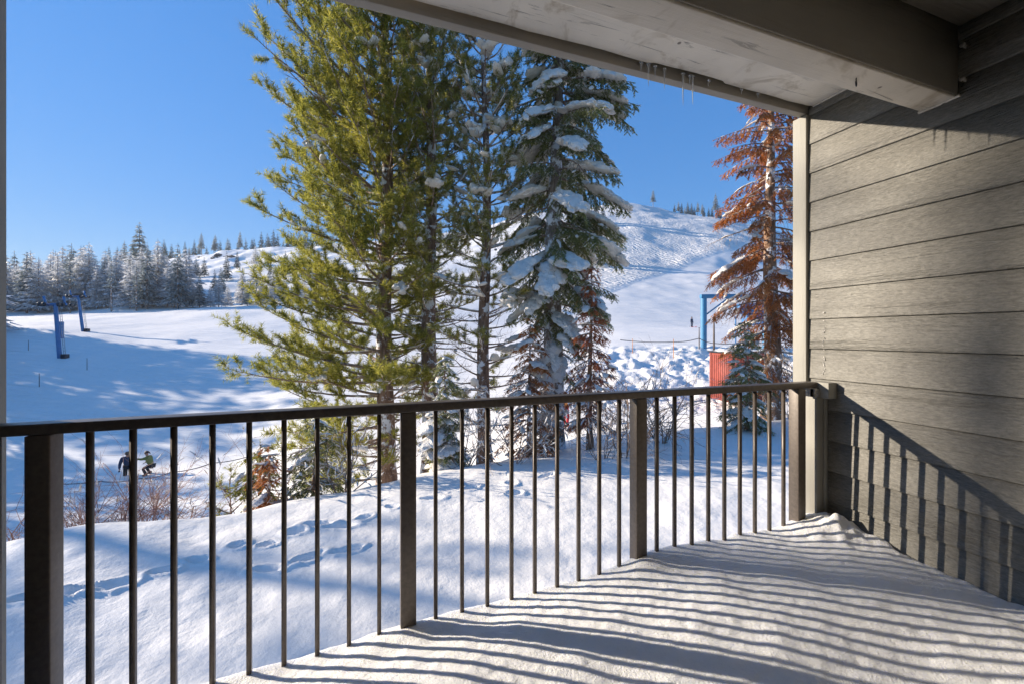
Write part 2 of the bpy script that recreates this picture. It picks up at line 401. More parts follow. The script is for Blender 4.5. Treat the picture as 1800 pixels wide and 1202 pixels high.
_tr = [(60, 1045), (130, 1030), (205, 1012), (290, 985), (350, 965), (420, 940), (470, 938), (520, 918), (560, 905), (600, 908), (640, 896), (690, 880), (760, 868), (830, 852), (900, 846), (960, 834), (1010, 822),
       (480, 975), (540, 958), (610, 946), (1060, 812), (905, 862)]
for (px, py) in _tr:
    d = 3.15*FPX/(py-HY); p = at(px, d); a = random.uniform(-.3, .5)
    FOOT.append((p.x, p.y, a, random.uniform(.10, .22), random.uniform(.06, .10), random.uniform(.02, .075)))
def crest_y(X): return np.interp(X, [-14, -4.8, -2.3, .5, 3.9, 8.8, 13.8, 25], [7.4, 8.5, 8.7, 9.2, 9.3, 9.7, 10.2, 11.5])
def gz(X, Y, detail=True):
    """ground height (world z) at X, Y (arrays)"""
    X = np.asarray(X, float); Y = np.asarray(Y, float)
    d = X*ST+Y*CT; dd = np.maximum(d, .5); r = (X*CT-Y*ST)/dd
    far = slope_z(r, dd)
    yc = crest_y(X)+.35*fbm(X*.5, X*0+3.3, 3, 4)
    ter = np.interp(X, [-14, -4.8, -2.3, .5, 3.9, 8.8, 13.8, 30], [-3.4, -3.12, -3.3, -3.27, -3.17, -3.0, -2.9, -2.8])
    ter = ter+.10*fbm(X*.35, Y*.35, 3, 9)+.045*fbm(X*1.3, Y*1.1, 3, 19)-.10*np.clip((6-Y)/4, 0, 1)
    k = sstep(0, 1, (Y-yc)/np.interp(X, [-6, 2, 8], [5.5, 7., 9.]))
    lip = -.25*np.clip((Y-yc)/1.5, 0, 1)
    z = (ter+lip)*(1-k)+far*k
    if detail:
        w = sstep(14, 30, dd); z = z+w*(.25*fbm(X*.09, Y*.09, 3, 31)*np.clip(dd/60, .3, 3))
        # ploughed rough bank in front of the lift terminal
        bank = sstep(20, 27, dd)*(1-sstep(38, 43, dd))*sstep(.05, .22, r)
        z = z+bank*(.42*fbm(X*.7, Y*.7, 4, 51)+.16*fbm(X*2.8, Y*2.8, 3, 57))
        wr = sstep(175, 205, dd)*(1-sstep(262, 285, dd))*(1-sstep(-.45, -.25, r))*sstep(-.98, -.86, r); z = z+wr*(3.2*np.abs(fbm(X*.05, Y*.05, 4, 91))-.6+1.0*fbm(X*.16, Y*.16, 3, 93))
        w2 = sstep(125, 170, dd); z = z+w2*1.3*fbm(X*.045, Y*.045, 3, 61)
        # foot prints across the terrace
        for (fx, fy, a, l, w_, h) in FOOT:
            dx = X-fx; dy = Y-fy; u = dx*math.cos(a)+dy*math.sin(a); v = -dx*math.sin(a)+dy*math.cos(a)
            u = u+.05*fbm(X*7, Y*7, 2, 88); v = v+.05*fbm(X*7+9, Y*7, 2, 89); q = (u/l)**2+(v/w_)**2
            z = z-h*np.exp(-q*q*.8)+.03*np.exp(-(np.sqrt(q)-1.5)**2*6)
    return z+CZ
def gp(px, d, sink=0):
    p = at(px, d); p.z = float(gz(np.array([p.x]), np.array([p.y]))[0])-sink; return p

def build_ground():
    rr = np.concatenate([np.linspace(-4.5, -1.45, 120, endpoint=False), np.linspace(-1.45, 1.0, 520, endpoint=False), np.linspace(1.0, 5, 130)])
    dd = np.exp(np.concatenate([np.linspace(math.log(1.0), math.log(3), 30, endpoint=False), np.linspace(math.log(3), math.log(16), 300, endpoint=False),
                                np.linspace(math.log(16), math.log(60), 210, endpoint=False), np.linspace(math.log(60), math.log(700), 240)]))
    Rm, D = np.meshgrid(rr, dd); X = (Rm*CT+ST)*D; Y = (-Rm*ST+CT)*D
    Z = gz(X, Y)
    V = np.stack([X, Y, Z], -1).reshape(-1, 3); n = len(rr); m_ = len(dd)
    i = np.arange(m_-1)[:, None]*n; j = np.arange(n-1)[None]
    F = np.stack([i+j, i+j+1, i+n+j+1, i+n+j], -1).reshape(-1, 4)
    o = mk('snow_ground', V, F, M_snow, None, True); kind(o, 'structure')
    me = o.data
    near = 1-sstep(12, 24, D); track = sstep(150, 175, D)*sstep(.02, .12, Rm)*sstep(.0, .06, -fbm(X*.006, Y*.006, 2, 5)+.25)
    track = sstep(118, 132, D-(Rm-.3)*260)*sstep(0., .1, Rm)*.8
    bank = sstep(20, 27, D)*(1-sstep(38, 43, D))*sstep(.05, .22, Rm)
    near = np.maximum(near, bank*2.2)
    groom = sstep(20, 34, D)*(1-sstep(140, 200, D))*.6*(1-bank)
    for nm, a in (('near', near), ('track', track), ('groom', groom)):
        at_ = me.attributes.new(nm, 'FLOAT', 'POINT'); at_.data.foreach_set('value', a.ravel().astype(np.float32))
build_ground()

# ------------------------------------------------------------------ building shell (balcony)
WX, LX = 2.53, -1.178
bld = empty('apartment_building', (0, 0, 0), 'grey lap sided building corner with beamed balcony ceiling around the camera', 'building')
def lap_wall(name, plane, y0, y1, side, z0=-2.2, z1=CZ+1.43):
    """horizontal lap boards on an X plane; side=-1: boards face -X"""
    mb = MB(); e = .178; base = CZ+.992
    k0 = math.floor((z0-base)/e)
    for k in range(k0, 40):
        zb = base+k*e; zt = zb+e
        if zb > z1: break
        zt = min(zt, z1)
        P = [(-.02, zb), (.013, zb), (.0125, zb+.004), (.0065, zt-.0045), (-.004, zt-.0040), (-.004, zt)]
        ln = len(P); v = [(plane+side*o_, y, z_) for y in (y0, y1) for (o_, z_) in P]
        mb.add(v, None, [(i, i+1, ln+i+1, ln+i) for i in range(ln-1)])
    return mb.build(name, M_siding, bld)
lap_wall('siding_wall', WX, -1.0, 1.715, -1)
lap_wall('siding_wall', LX, -1.0, 1.715, 1)
MB().box(WX+.02, WX+.2, -1, 1.79, -2.2, CZ+1.9).build('wall_core', M_trim, bld)
MB().box(LX-.2, LX-.02, -1, 1.79, -2.2, CZ+1.9).build('wall_core', M_trim, bld)
MB().box(WX-.03, WX+.018, 1.717, 1.80, -2.2, CZ+1.355, .004).build('corner_board', M_trim, bld)
MB().box(LX-.018, LX+.03, 1.717, 1.79, -2.2, CZ+1.355, .004).build('corner_board', M_trim, bld)
MB().box(LX-.2, WX+.2, -1.2, -1.0, -2.2, CZ+1.9).build('back_wall', M_soffit, bld)
# soffit with ragged outer edge
def soffit():
    xs = np.linspace(LX-.02, WX+.018, 260); ys = 1.698+.010*fbm(xs*3.0, xs*0, 4, 3)-.014*sstep(.72, .74, vnoise(xs*1.9, xs*0+.5, 8))
    zb = CZ+1.395; n = len(xs)
    V = np.concatenate([np.stack([xs, xs*0+1.183, xs*0+zb], -1), np.stack([xs, ys, xs*0+zb], -1), np.stack([xs, ys, xs*0+zb+.02], -1), np.stack([xs, xs*0+1.183, xs*0+zb+.02], -1)])
    i = np.arange(n-1)
    F = np.concatenate([np.stack([i+a*n, i+1+a*n, i+1+((a+1) % 4)*n, i+((a+1) % 4)*n], -1) for a in range(4)])
    return mk('soffit_board', V, F, M_soffit, bld)
soffit()
MB().box(LX-.018, WX-.0135, 1.06, 1.184, CZ+1.09, CZ+1.5, .006).build('beam', M_beam, bld)
MB().box(LX-.018, WX-.014, 1.052, 1.0585, CZ+1.099, CZ+1.5).build('beam_shade_sheet', M_beamshade, bld)  # thin dark sheet over the beam's inner face, standing in for shade
MB().box(LX-.02, WX+.02, -1, 1.05, CZ+1.41, CZ+1.5).build('ceiling', M_ceil, bld)
MB().box(LX-.2, WX+.2, 1.722, 1.768, CZ+1.36, CZ+1.95, .003).build('fascia_board', M_beamshade, bld)
MB().box(LX-.2, WX+.2, -1.2, 1.72, CZ+1.52, CZ+1.7).build('floor_above', M_ceil, bld)
MB().box(LX+.001, WX-.001, -1, 1.66, -.18, 0).build('deck_floor', M_wood, bld)
MB().box(LX+.001, WX-.001, 1.662, 1.70, -.3, .03, .004).build('deck_rim', M_trim, bld)
MB().box(2.44, WX-.015, 1.615, 1.70, -.2, CZ-.335, .004).build('rail_end_post', M_trim, bld)
MB().box(2.492, WX-.015, 1.603, 1.6145, 0, CZ-.34, .002).build('post_batten', M_trim, bld)
# wood cleat where the rail meets the wall
MB().box(2.455, WX-.006, 1.56, 1.665, CZ-.36, CZ-.268, .004).build('rail_cleat', M_trim, bld)
bk = MB(); bk.box(2.40, 2.456, 1.607, 1.625, CZ-.352, CZ-.305, .002); bk.box(2.40, 2.406, 1.60, 1.66, CZ-.352, CZ-.305, .001)
br = bk.build('rail_bracket', M_steel, bld)
sc_ = MB()
for (x, z) in ((2.418, -.338), (2.44, -.325)): sc_.tube([(x, 1.607, CZ+z), (x, 1.602, CZ+z)], .005, 8)
sc_.build('screw', M_steel, br)
for z in (1.30, 1.15):
    bt = MB(); bt.tube([(WX-.004, 1.03, CZ+z), (WX-.05, 1.02, CZ+z-.006)], .007, 8); bt.tube([(WX-.05, 1.02, CZ+z-.006), (WX-.058, 1.02, CZ+z-.007)], .011, 6); bt.build('beam_bolt', M_beamshade, bld)

# caulk line at the beam end and soffit end
ck = MB(); ck.tube([(WX-.016, 1.045, CZ+1.092), (WX-.016, 1.12, CZ+1.086), (WX-.018, 1.19, CZ+1.088)], [.006, .005, .008], 6)
ck.build('caulk', M_soffit, bld, True); ck = MB(); ck.tube([(WX-.008, 1.20, CZ+1.392), (WX-.008, 1.45, CZ+1.393), (WX-.008, 1.69, CZ+1.392)], .005, 6)
ck.build('caulk', M_soffit, bld, True)

fs = MB()
for k in range(26):
    q = k/25+random.uniform(-.03, .03)
    if random.random() < .35: continue
    fs.blob((0, .004*math.sin(k*1.3)+random.uniform(-.002, .002), -q*.30), (0, .2, 1), (.003+.004*random.random()**2, .0016, .0016), k, .5, 6, 4, 1)
fs.blob((0, 0, .05), (0, 1, 0), (.007, .005, .005), 40, .6, 8, 5, 1)
o = fs.build('frost_streak', M_tsnow, None, True); p = at(1448, 1); k = (WX-.014)/p.x; o.location = (WX-.014, p.y*k, CZ+.085); tag(o, 'thin vertical streak of ice beads stuck on the siding above the rail', 'frost')

# eye hooks screwed in the beam
def hook(x, y, z, label, rz):
    a = np.linspace(0, 1.65*math.pi, 16); r = .011
    pts = [(0, 0, 0), (0, 0, -.012)]+[(r*math.sin(q), 0, -.012-r+r*math.cos(q)) for q in a]
    o = MB().tube(pts, .0022, 6).build('screw_hook', M_darkmetal, None, True); o.location = (x, y, z); o.rotation_euler = (0, 0, rz)
    tag(o, label, 'hook')
p = at(1505, 1); k = 1.09/((HY-138)/FPX); hook(p.x*k, p.y*k, CZ+1.0905, 'small dark eye hook in the beam underside near the siding wall', .4)
p = at(1076, 1); k = 1.395/((HY-2)/FPX); hook(p.x*k, p.y*k, CZ+1.0905 if p.y*k < 1.184 else CZ+1.3955, 'small dark hook at the top edge of the photo above the pale seam', .9)

# icicles below the fascia
def icicle(px, py, L, label, grp=None):
    zz = 1.395; p = at(px, 1); k = 1.70/p.y
    pts = [(0, 0, 0), (.001, 0, -L*.3), (-.001, .001, -L*.6), (0, 0, -L)]
    mb = MB().tube(pts, [.006, .0045, .0028, .0008], 7)
    mb.blob((0, 0, -.003), (1, 0, 0), (.011, .008, .007), int(px), .3)
    o = mb.build('icicle', M_ice, None, True); o.location = (p.x*k, 1.705, CZ+zz); tag(o, label, 'icicle', 'icicles hanging from the soffit edge')
for px, L, lab in ((1128, .05, 'short icicle leftmost of the row hanging from the soffit edge'), (1141, .115, 'second icicle from the left, hanging in front of blue sky'),
                   (1153, .06, 'short stubby icicle third from the left under the soffit'), (1169, .11, 'slim icicle standing alone between the two pairs'),
                   (1202, .17, 'longest icicle of the row, in the right pair'), (1214, .06, 'short icicle between the two longest ones'), (1219, .155, 'long icicle right of the longest one'),
                   (1247, .035, 'tiny icicle right of the two long ones'), (1305, .03, 'tiny icicle farther right on the soffit edge'), (1334, .03, 'rightmost tiny icicle near the corner board')):
    icicle(px, 0, L, lab)

# ------------------------------------------------------------------ railing
RY = 1.65
rl = empty('balcony_railing', (.7, RY, 0), 'dark brown metal balcony railing with square posts and slim balusters', 'railing')
def rp(mb, name, mt): return mb.build(name, mt, rl)
rp(MB().box(LX+.015-.7, 2.454-.7, -.03, .03, CZ-.302, CZ-.268, .005), 'top_rail', M_rail)
rp(MB().box(LX+.015-.7, 2.436-.7, -.014, .014, .105, .128, .003), 'bottom_rail', M_rail)
for x in (-.972, .128, 1.228, 2.328):
    rp(MB().box(x-.03-.7, x+.03-.7, -.03, .0299, .0, CZ-.303, .004), 'post', M_rail)
for x0 in (-2.072, -.972, .128, 1.228):
    for k in range(1, 10):
        x = x0+.11*k
        if x < LX+.05: continue
        rp(MB().box(x-.0075-.7, x+.0075-.7, -.0075, .0075, .129, CZ-.303), 'baluster', M_rail)

# snow on the deck
def deck_snow():
    xs = np.arange(LX+.016, WX-.0145, .011); ys = np.arange(-.99, 1.712, .011); X, Y = np.meshgrid(xs, ys)
    z = -1.095+.038*fbm(X*1.4, Y*1.4, 2, 71)+.012*fbm(X*4, Y*3, 2, 77)+.008*fbm(X*9, Y*9, 3, 72)+.003*fbm(X*45, Y*45, 3, 74)
    z += .015*np.sin(Y*4.2+X*1.3)
    q = sstep(1.05, 1.70, Y); drop = np.interp(X, [-1.2, .2, 1.3, 2.1, 2.4, 2.6], [.14, .10, .015, -.01, -.025, -.035])
    z -= q*drop+.06*sstep(1.665, 1.712, Y)
    z += .07*np.exp(-((X-2.50)/.22)**2-((Y-1.50)/.16)**2)*(1+.8*fbm(X*12, Y*12, 3, 78))
    z -= .02*sstep(WX-.05, WX-.015, X)*(vnoise(Y*22, X*0, 5))
    # ridges blown around posts
    for px in (.128, 1.228, 2.328):
        z += .02*np.exp(-(((X-px)/.09)**2+((Y-1.60)/.06)**2))
    V = np.stack([X, Y, z+CZ], -1).reshape(-1, 3); n = len(xs); m_ = len(ys)
    i = np.arange(m_-1)[:, None]*n; j = np.arange(n-1)[None]
    F = [np.stack([i+j, i+j+1, i+n+j+1, i+n+j], -1).reshape(-1, 4)]
    # outer skirt
    e = (m_-1)*n+np.arange(n); base = len(V); V = np.vstack([V, np.stack([xs, xs*0+1.712, xs*0+.035], -1)])
    F.append(np.stack([e[:-1], e[1:], base+np.arange(1, n), base+np.arange(n-1)], -1))
    o = mk('deck_snow', V, F, M_dsnow, None, True); kind(o, 'structure')
deck_snow()

# ------------------------------------------------------------------ tree tools
def nrm(v): return v/(np.linalg.norm(v, axis=-1, keepdims=True)+1e-9)
def needles(P0, P1, k, L, w, spread, rg, fwd=.7, up=0.0, grow=None):
    """k thin needles around each twig segment P0->P1 (arrays n,3)"""
    n = len(P0); D = nrm(P1-P0); t_ = rg.random((n, k, 1))
    base = P0[:, None]+(P1-P0)[:, None]*t_
    rd = rg.normal(size=(n, k, 3)); rd -= (rd*D[:, None]).sum(-1, keepdims=True)*D[:, None]; rd = nrm(rd)
    dr = nrm(D[:, None]*fwd*(.6+.8*rg.random((n, k, 1)))+rd*spread+np.array([0, 0, up]))
    side = nrm(np.cross(dr, rg.normal(size=(n, k, 3))))
    LL = L*(.75+.5*rg.random((n, k, 1)))
    if grow is not None: LL = LL*grow[:, None, None]
    a = base-side*w*.5; b_ = base+side*w*.5; mid = base+dr*LL*.6
    c = base+dr*LL
    V = np.stack([a, b_, c], 2).reshape(-1, 3)
    F = np.arange(len(V)).reshape(-1, 3)
    return V, F
def flat_needles(P0, P1, k, L, w, rg, droop=.25):
    """short fir needles raked forward on both sides of a twig"""
    n = len(P0); D = nrm(P1-P0); t_ = rg.random((n, k, 1))
    base = P0[:, None]+(P1-P0)[:, None]*t_
    S = nrm(np.cross(D, np.array([0, 0, 1.])))[:, None]
    sg = np.where(rg.random((n, k, 1)) < .5, -1, 1)
    dr = nrm(D[:, None]*.8+S*sg*(.5+.5*rg.random((n, k, 1)))+rg.normal(size=(n, k, 3))*.28-np.array([0, 0, droop]))
    nr = nrm(np.cross(dr, rg.normal(size=(n, k, 3))*.7+np.array([0, 0, 1.])))
    LL = L*(.7+.6*rg.random((n, k, 1)))
    V = np.stack([base-nr*w*.5, base+nr*w*.5, base+dr*LL], 2).reshape(-1, 3)
    return V, np.arange(len(V)).reshape(-1, 3)

def tree(name, label, cat, group, loc, H, rad0, lean, spec, seed, k=1.0):
    """spec: list of zones and style; returns the thing. Heights are above the base."""
    rg = np.random.default_rng(seed)
    root = empty(name, loc, label, cat, group); root.scale = (k, k, k)
    # trunk
    hz = np.linspace(-.4, H, 26)
    wob = np.stack([.05*np.sin(hz*.7+seed)*np.clip(hz, 0, 3)/3, .05*np.cos(hz*.5+seed*2)*np.clip(hz, 0, 3)/3], -1)
    def axis(h):
        x = np.interp(h, hz, wob[:, 0])+lean[0]*h; y = np.interp(h, hz, wob[:, 1])+lean[1]*h
        return np.array([x, y, h])
    tp = np.array([axis(h) for h in hz]); tr = rad0*(np.clip(1-hz/H, .03, 1))**.75; tr[hz < .35] *= 1.25
    MB().tube(tp, tr, 12).build('trunk', spec['bark'], root, True)
    wood = MB(); seg0 = []; seg1 = []; grow = []; snow = MB(); deadw = MB()
    style = spec['style']; ns = 0
    h = spec['h0']
    while h < H*.985:
        nb = rg.integers(*spec['whorl']); a0 = rg.random()*6.28
        fr = (h-spec['h0'])/(H-spec['h0'])
        for b_ in range(nb):
            az = a0+b_*6.283/nb+rg.normal()*.3
            L = spec['len'](h, az)*(.82+.25*rg.random())
            if L < .15: continue
            if rg.random() < spec.get('gap', 0)(h, az) if spec.get('gap') else False: continue
            e0 = spec['elev'](fr)+rg.normal()*.12; hh = h+rg.normal()*.08
            nseg = 7; s = np.linspace(0, 1, nseg)
            el = e0+spec['curve'](fr)*s
            if style == 'fir': el = e0+spec['curve'](fr)*s
            st = L/(nseg-1); p = axis(hh).copy(); pts = [p.copy()]; azz = az
            for q in range(1, nseg):
                azz += rg.normal()*.09
                p = p+st*np.array([math.cos(azz)*math.cos(el[q]), math.sin(azz)*math.cos(el[q]), math.sin(el[q])]); pts.append(p.copy())
            pts = np.array(pts); r0 = .012+.0105*L
            wood.tube(pts, np.linspace(r0, .004, nseg), 5, False)
            bare = spec.get('bare') and rg.random() < spec['bare'](h, az)
            # side twigs
            step = spec['step']; u = spec['u0']*L+rg.random()*step; sd = 1
            while u < L:
                f = u/L; i = min(int(f*(nseg-1)), nseg-2); q = f*(nseg-1)-i; b0 = pts[i]*(1-q)+pts[i+1]*q; dv = nrm(pts[i+1]-pts[i])
                sidev = nrm(np.cross(dv, [0, 0, 1.]))*sd; sd = -sd
                tl = spec['twig']*(1-f*.75)*min(L, 2.6)*(.6+.7*rg.random())
                if tl < .08: tl = .08
                if style == 'pine': td = nrm(dv*.8+sidev*(.75+.3*rg.normal())+np.array([0, 0, .22+.35*rg.normal()]))
                else: td = nrm(dv*.75+sidev*.85+np.array([0, 0, -spec['hang']*(.6+.6*rg.random())]))
                nt_ = max(2, int(tl/spec['sub'])+1); b1 = b0; prev = td
                tw = [b0]
                for z_ in range(nt_):
                    bend = np.array([0, 0, (.12 if style == 'pine' else -.16*spec['hang'])])
                    prev = nrm(prev+bend+rg.normal(size=3)*.10); b2 = b1+prev*tl/nt_; tw.append(b2)
                    if not bare:
                        if style == 'pine':
                            if z_ >= nt_*.35 or nt_ < 3:
                                seg0.append(b1); seg1.append(b2); grow.append(1.0)
                            for _ in range(2 if rg.random() < spec.get('fork', .75) else 1):
                                fd = nrm(prev+rg.normal(size=3)*.65+np.array([0, 0, .25])); seg0.append(b2-prev*.03); seg1.append(b2+fd*.15*(.7+.6*rg.random())); grow.append(1.0)
                        else:
                            seg0.append(b1); seg1.append(b2); grow.append(1)
                            if z_ < nt_-1 or nt_ <= 2:
                                for sg in (-1, 1):
                                    fd = nrm(prev*.8+nrm(np.cross(prev, [0, 0, 1.]))*sg*.75+np.array([0, 0, -.25*spec['hang']])+rg.normal(size=3)*.12)
                                    seg0.append(b2); seg1.append(b2+fd*.14*(.7+.6*rg.random())); grow.append(1)
                    b1 = b2
                (wood).tube(np.array(tw), np.linspace(.0065, .002, len(tw)), 3, False)
                if bare or rg.random() < spec.get('deadtw', 0):
                    for _ in range(2):
                        k0 = tw[rg.integers(0, len(tw))]; fd = nrm(prev+rg.normal(size=3)*.7)
                        wood.tube(np.array([k0, k0+fd*.12, k0+fd*.2+rg.normal(size=3)*.03]), [.003, .002, .001], 3, False)
                if rg.random() < spec['clump'] and ns < 900:
                    c = tw[rg.integers(1, len(tw))]+np.array([0, 0, .02]); rr = (.035+.08*rg.random()**2)*spec.get('clsize', 1)
                    snow.blob(c, prev*np.array([1, 1, .4]), (rr*1.5, rr, rr*.7), ns, .35, 8, 5, .55); ns += 1
                u += step*(.7+.6*rg.random())
            if not bare:
                seg0.append(pts[-2]); seg1.append(pts[-1]); grow.append(1.0)
                seg0.append(pts[-1]-.02); seg1.append(pts[-1]+nrm(pts[-1]-pts[-2])*.12); grow.append(1.2)
            # snow pad lying along the branch
            if rg.random() < spec['pad']*(.3 if bare else 1) and L > .45:
                pw = spec['padw']*(.6+.7*rg.random())
                if style == 'pine':
                    f = rg.uniform(.45, .9); i = min(int(f*(nseg-1)), nseg-2); c0 = pts[i]
                    for q in range(rg.integers(2, 6)):
                        ww = pw*(.35+.5*rg.random())
                        snow.blob(c0+rg.normal(size=3)*pw*np.array([.7, .7, .35])+[0, 0, .03], rg.normal(size=3)*[1, 1, .35], (ww*1.25, ww, ww*.75), ns, .6, 16, 10, .6); ns += 1
                else:
                    s0 = rg.uniform(.2, .5); s1 = rg.uniform(.8, 1.02); npd = int(5+L*7)
                    for q in range(npd):
                        f = min(s0+(s1-s0)*(q+rg.random())/npd, 1); i = min(int(f*(nseg-1)), nseg-2); qq = f*(nseg-1)-i; c = pts[i]*(1-qq)+pts[i+1]*qq
                        dv = nrm(pts[i+1]-pts[i]); sdv = nrm(np.cross(dv, [0, 0, 1.])); off = rg.normal()*pw*.42; ww = pw*(.45+.45*rg.random())*(1-.35*abs(f-.6))
                        snow.blob(c+sdv*off+np.array([0, 0, .035+ww*.10-abs(off)*.35]), dv+sdv*rg.normal()*.3, (ww*(1.0+.5*rg.random()), ww*.85, ww*.55), ns, .42, 16, 10, .45); ns += 1
            elif rg.random() < spec.get('line', 0):
                for q in range(3):
                    f = rg.uniform(.15, .9); i = min(int(f*(nseg-1)), nseg-2); c = pts[i]; dv = nrm(pts[i+1]-pts[i])
                    snow.blob(c+np.array([0, 0, .02]), dv, (.12+.1*rg.random(), .03, .025), ns, .4, 7, 5, .5); ns += 1
        h += spec['gapz']*(.75+.5*rg.random())
    # tip
    tt = axis(H); seg0.append(tt-[0, 0, .3]); seg1.append(tt+[0, 0, .1]); grow.append(1)
    wood.build('branches', spec['wood'], root)
    S0 = np.array(seg0); S1 = np.array(seg1); gr = np.array(grow)
    if style == 'pine': V, F = needles(S0, S1, spec['k'], spec['nl'], spec['nw'], 1.0, rg, .62, .22, gr)
    else: V, F = flat_needles(S0, S1, spec['k'], spec['nl'], spec['nw'], rg, .12)
    mk('foliage', V, F, spec['leaf'], root)
    if spec.get('dust'):     # needles whitened by rime and powder
        q = rg.random(len(S0)) < spec['dust']; A0 = S0[q]+[0, 0, .012]; A1 = S1[q]+[0, 0, .02]
        V, F = flat_needles(A0, A1, max(8, spec['k']//2), spec['nl']*.9, spec['nw']*1.3, rg, .05); kind(mk('snow_dusting', V, F, M_tsnow, root), 'stuff')
    if 'leaf2' in spec:      # a dead patch of needles
        V, F = flat_needles(S0[::9], S1[::9], 8, spec['nl'], spec['nw'], rg, .3); mk('dead_foliage', V, F, spec['leaf2'], root)
    if ns: kind(snow.build('snow_load', M_tsnow, root, True), 'stuff')
    return root

def dirx(az, base_r):   # how far a branch points to the left of the photo (-1..1)
    return math.cos(az)*CT-math.sin(az)*ST
# ---- pine with the big green side on the left
PB = gp(680, 14.5, .05)
def lenA(h, az):
    # left silhouette by height above base
    l = np.interp(h, [.5, 1.6, 2.2, 3.0, 3.6, 4.4, 5.3, 6.4, 7.5, 8.7, 9.8, 11, 13, 14], [1.9, 2.3, 2.9, 3.1, 2.6, 3.0, 2.6, 2.9, 3.1, 3.2, 2.5, 1.9, 1.0, .6])
    r_ = np.interp(h, [.5, 2, 4, 8, 12, 14], [.8, 1.2, 1.5, 1.6, 1.4, .7])
    w = (1-dirx(az, 0))/2; return r_*(1-w)+l*w
specA = dict(style='pine', bark=M_bark, wood=M_twig, leaf=M_pine, h0=.55, whorl=(5, 7), len=lenA, elev=lambda f: -.12+.55*f, curve=lambda f: .35+.35*f,
             u0=.22, step=.16, twig=.36, sub=.13, clump=.05, pad=.10, padw=.12, line=.10, gapz=.28, k=30, nl=.10, nw=.0105,
             bare=lambda h, az: (.2 if dirx(az, 0) < 0 else .8) if h < 1.6 else (.30 if h < 3.2 and dirx(az, 0) > 0 else .05), deadtw=.2)
tree('pine_tree', 'tall bushy yellow green pine with the widest branches, leftmost of the big trees', 'pine tree', None, PB, 14.2, .215, (-.004, .002), specA, 21, 1.58)
# ---- second pine: darker, bare lower trunk
PBb = gp(757, 14.5, .05)
def lenB(h, az): return np.interp(h, [1, 3, 6, 9, 12, 16], [1.2, 1.6, 1.7, 1.9, 1.6, .7])
specB = dict(specA, dust=.10, leaf=M_pine2, len=lenB, h0=2.2, clump=.07, pad=.2, padw=.17, gapz=.40, whorl=(4, 6), line=.5,
             bare=lambda h, az: .9 if h < 4.8 else (.45 if h < 6.5 else .1))
tree('pine_tree', 'straight brown trunked pine with bare snowy lower twigs, second big tree from the left', 'pine tree', None, PBb, 16, .27, (-.002, 0), specB, 33, 1.25)
PBc = gp(852, 14.0, .05)
def lenC(h, az): return np.interp(h, [1, 3, 6, 8, 10, 12, 13], [1.2, 1.5, 1.5, 1.4, 1.3, .9, .5])
specC = dict(specA, dust=.22, leaf=M_pine2, len=lenC, h0=1.2, clump=.10, pad=.35, padw=.20, gapz=.36, whorl=(4, 6), line=.6, clsize=1.2,
             bare=lambda h, az: .85 if h < 4.2 else (.5 if h < 6 else .15))
tree('pine_tree', 'thin forked pine dotted with snow lumps between the brown trunk and the fir', 'pine tree', None, PBc, 12.6, .19, (0, 0), specC, 47, 1.37)
# ---- snow laden fir
PD = gp(970, 13.5, .05)
def lenD(h, az):
    r_ = np.interp(h, [1, 2.5, 4, 5.5, 7, 8.5, 10, 12.5], [.5, .8, 1.9, 2.2, 2.1, 2.1, 2.1, .6]); l = np.interp(h, [1, 3, 5, 7, 9, 12.5], [.5, .9, 1.6, 1.4, 1.3, .5])
    w = (1-dirx(az, 0))/2; return r_*(1-w)+l*w
specD = dict(style='fir', dust=.22, bark=M_barkg, wood=M_twig, leaf=M_fir, h0=1.3, whorl=(4, 6), len=lenD, elev=lambda f: -.35+.25*f, curve=lambda f: -.45+.1*f,
             u0=.12, step=.085, twig=.38, sub=.12, hang=.95, clump=.04, pad=.6, padw=.26, line=.3, gapz=.35, k=23, nl=.055, nw=.016,
             bare=lambda h, az: .9 if h < 3.0 else (.35 if h < 4.2 else .05), deadtw=.15)
tree('fir_tree', 'dark green fir with drooping branches under heavy snow pads beside the open slope', 'fir tree', None, PD, 13, .30, (.016, .0), specD, 58, 1.3)
# ---- dead orange fir by the corner board
PE = gp(1357, 14.3, .05)
def lenE(h, az): return np.interp(h, [1, 3, 5, 7, 9, 11, 13], [1.6, 1.9, 2.3, 2.2, 1.9, 1.7, .5])
specE = dict(style='fir', dust=.05, bark=M_barkd, wood=M_twig, leaf=M_dead, h0=1.3, whorl=(4, 6), len=lenE, elev=lambda f: -.15+.3*f, curve=lambda f: -.6+.15*f,
             u0=.15, step=.10, twig=.32, sub=.14, hang=1.2, clump=.02, pad=.25, padw=.17, line=.3, gapz=.37, k=19, nl=.065, nw=.018,
             bare=lambda h, az: .6 if h < 3.0 else .2, deadtw=.3)
tree('dead_fir_tree', 'tall dead fir with orange brown needles next to the grey corner board', 'fir tree', None, PE, 13.5, .31, (-.006, 0), specE, 64)

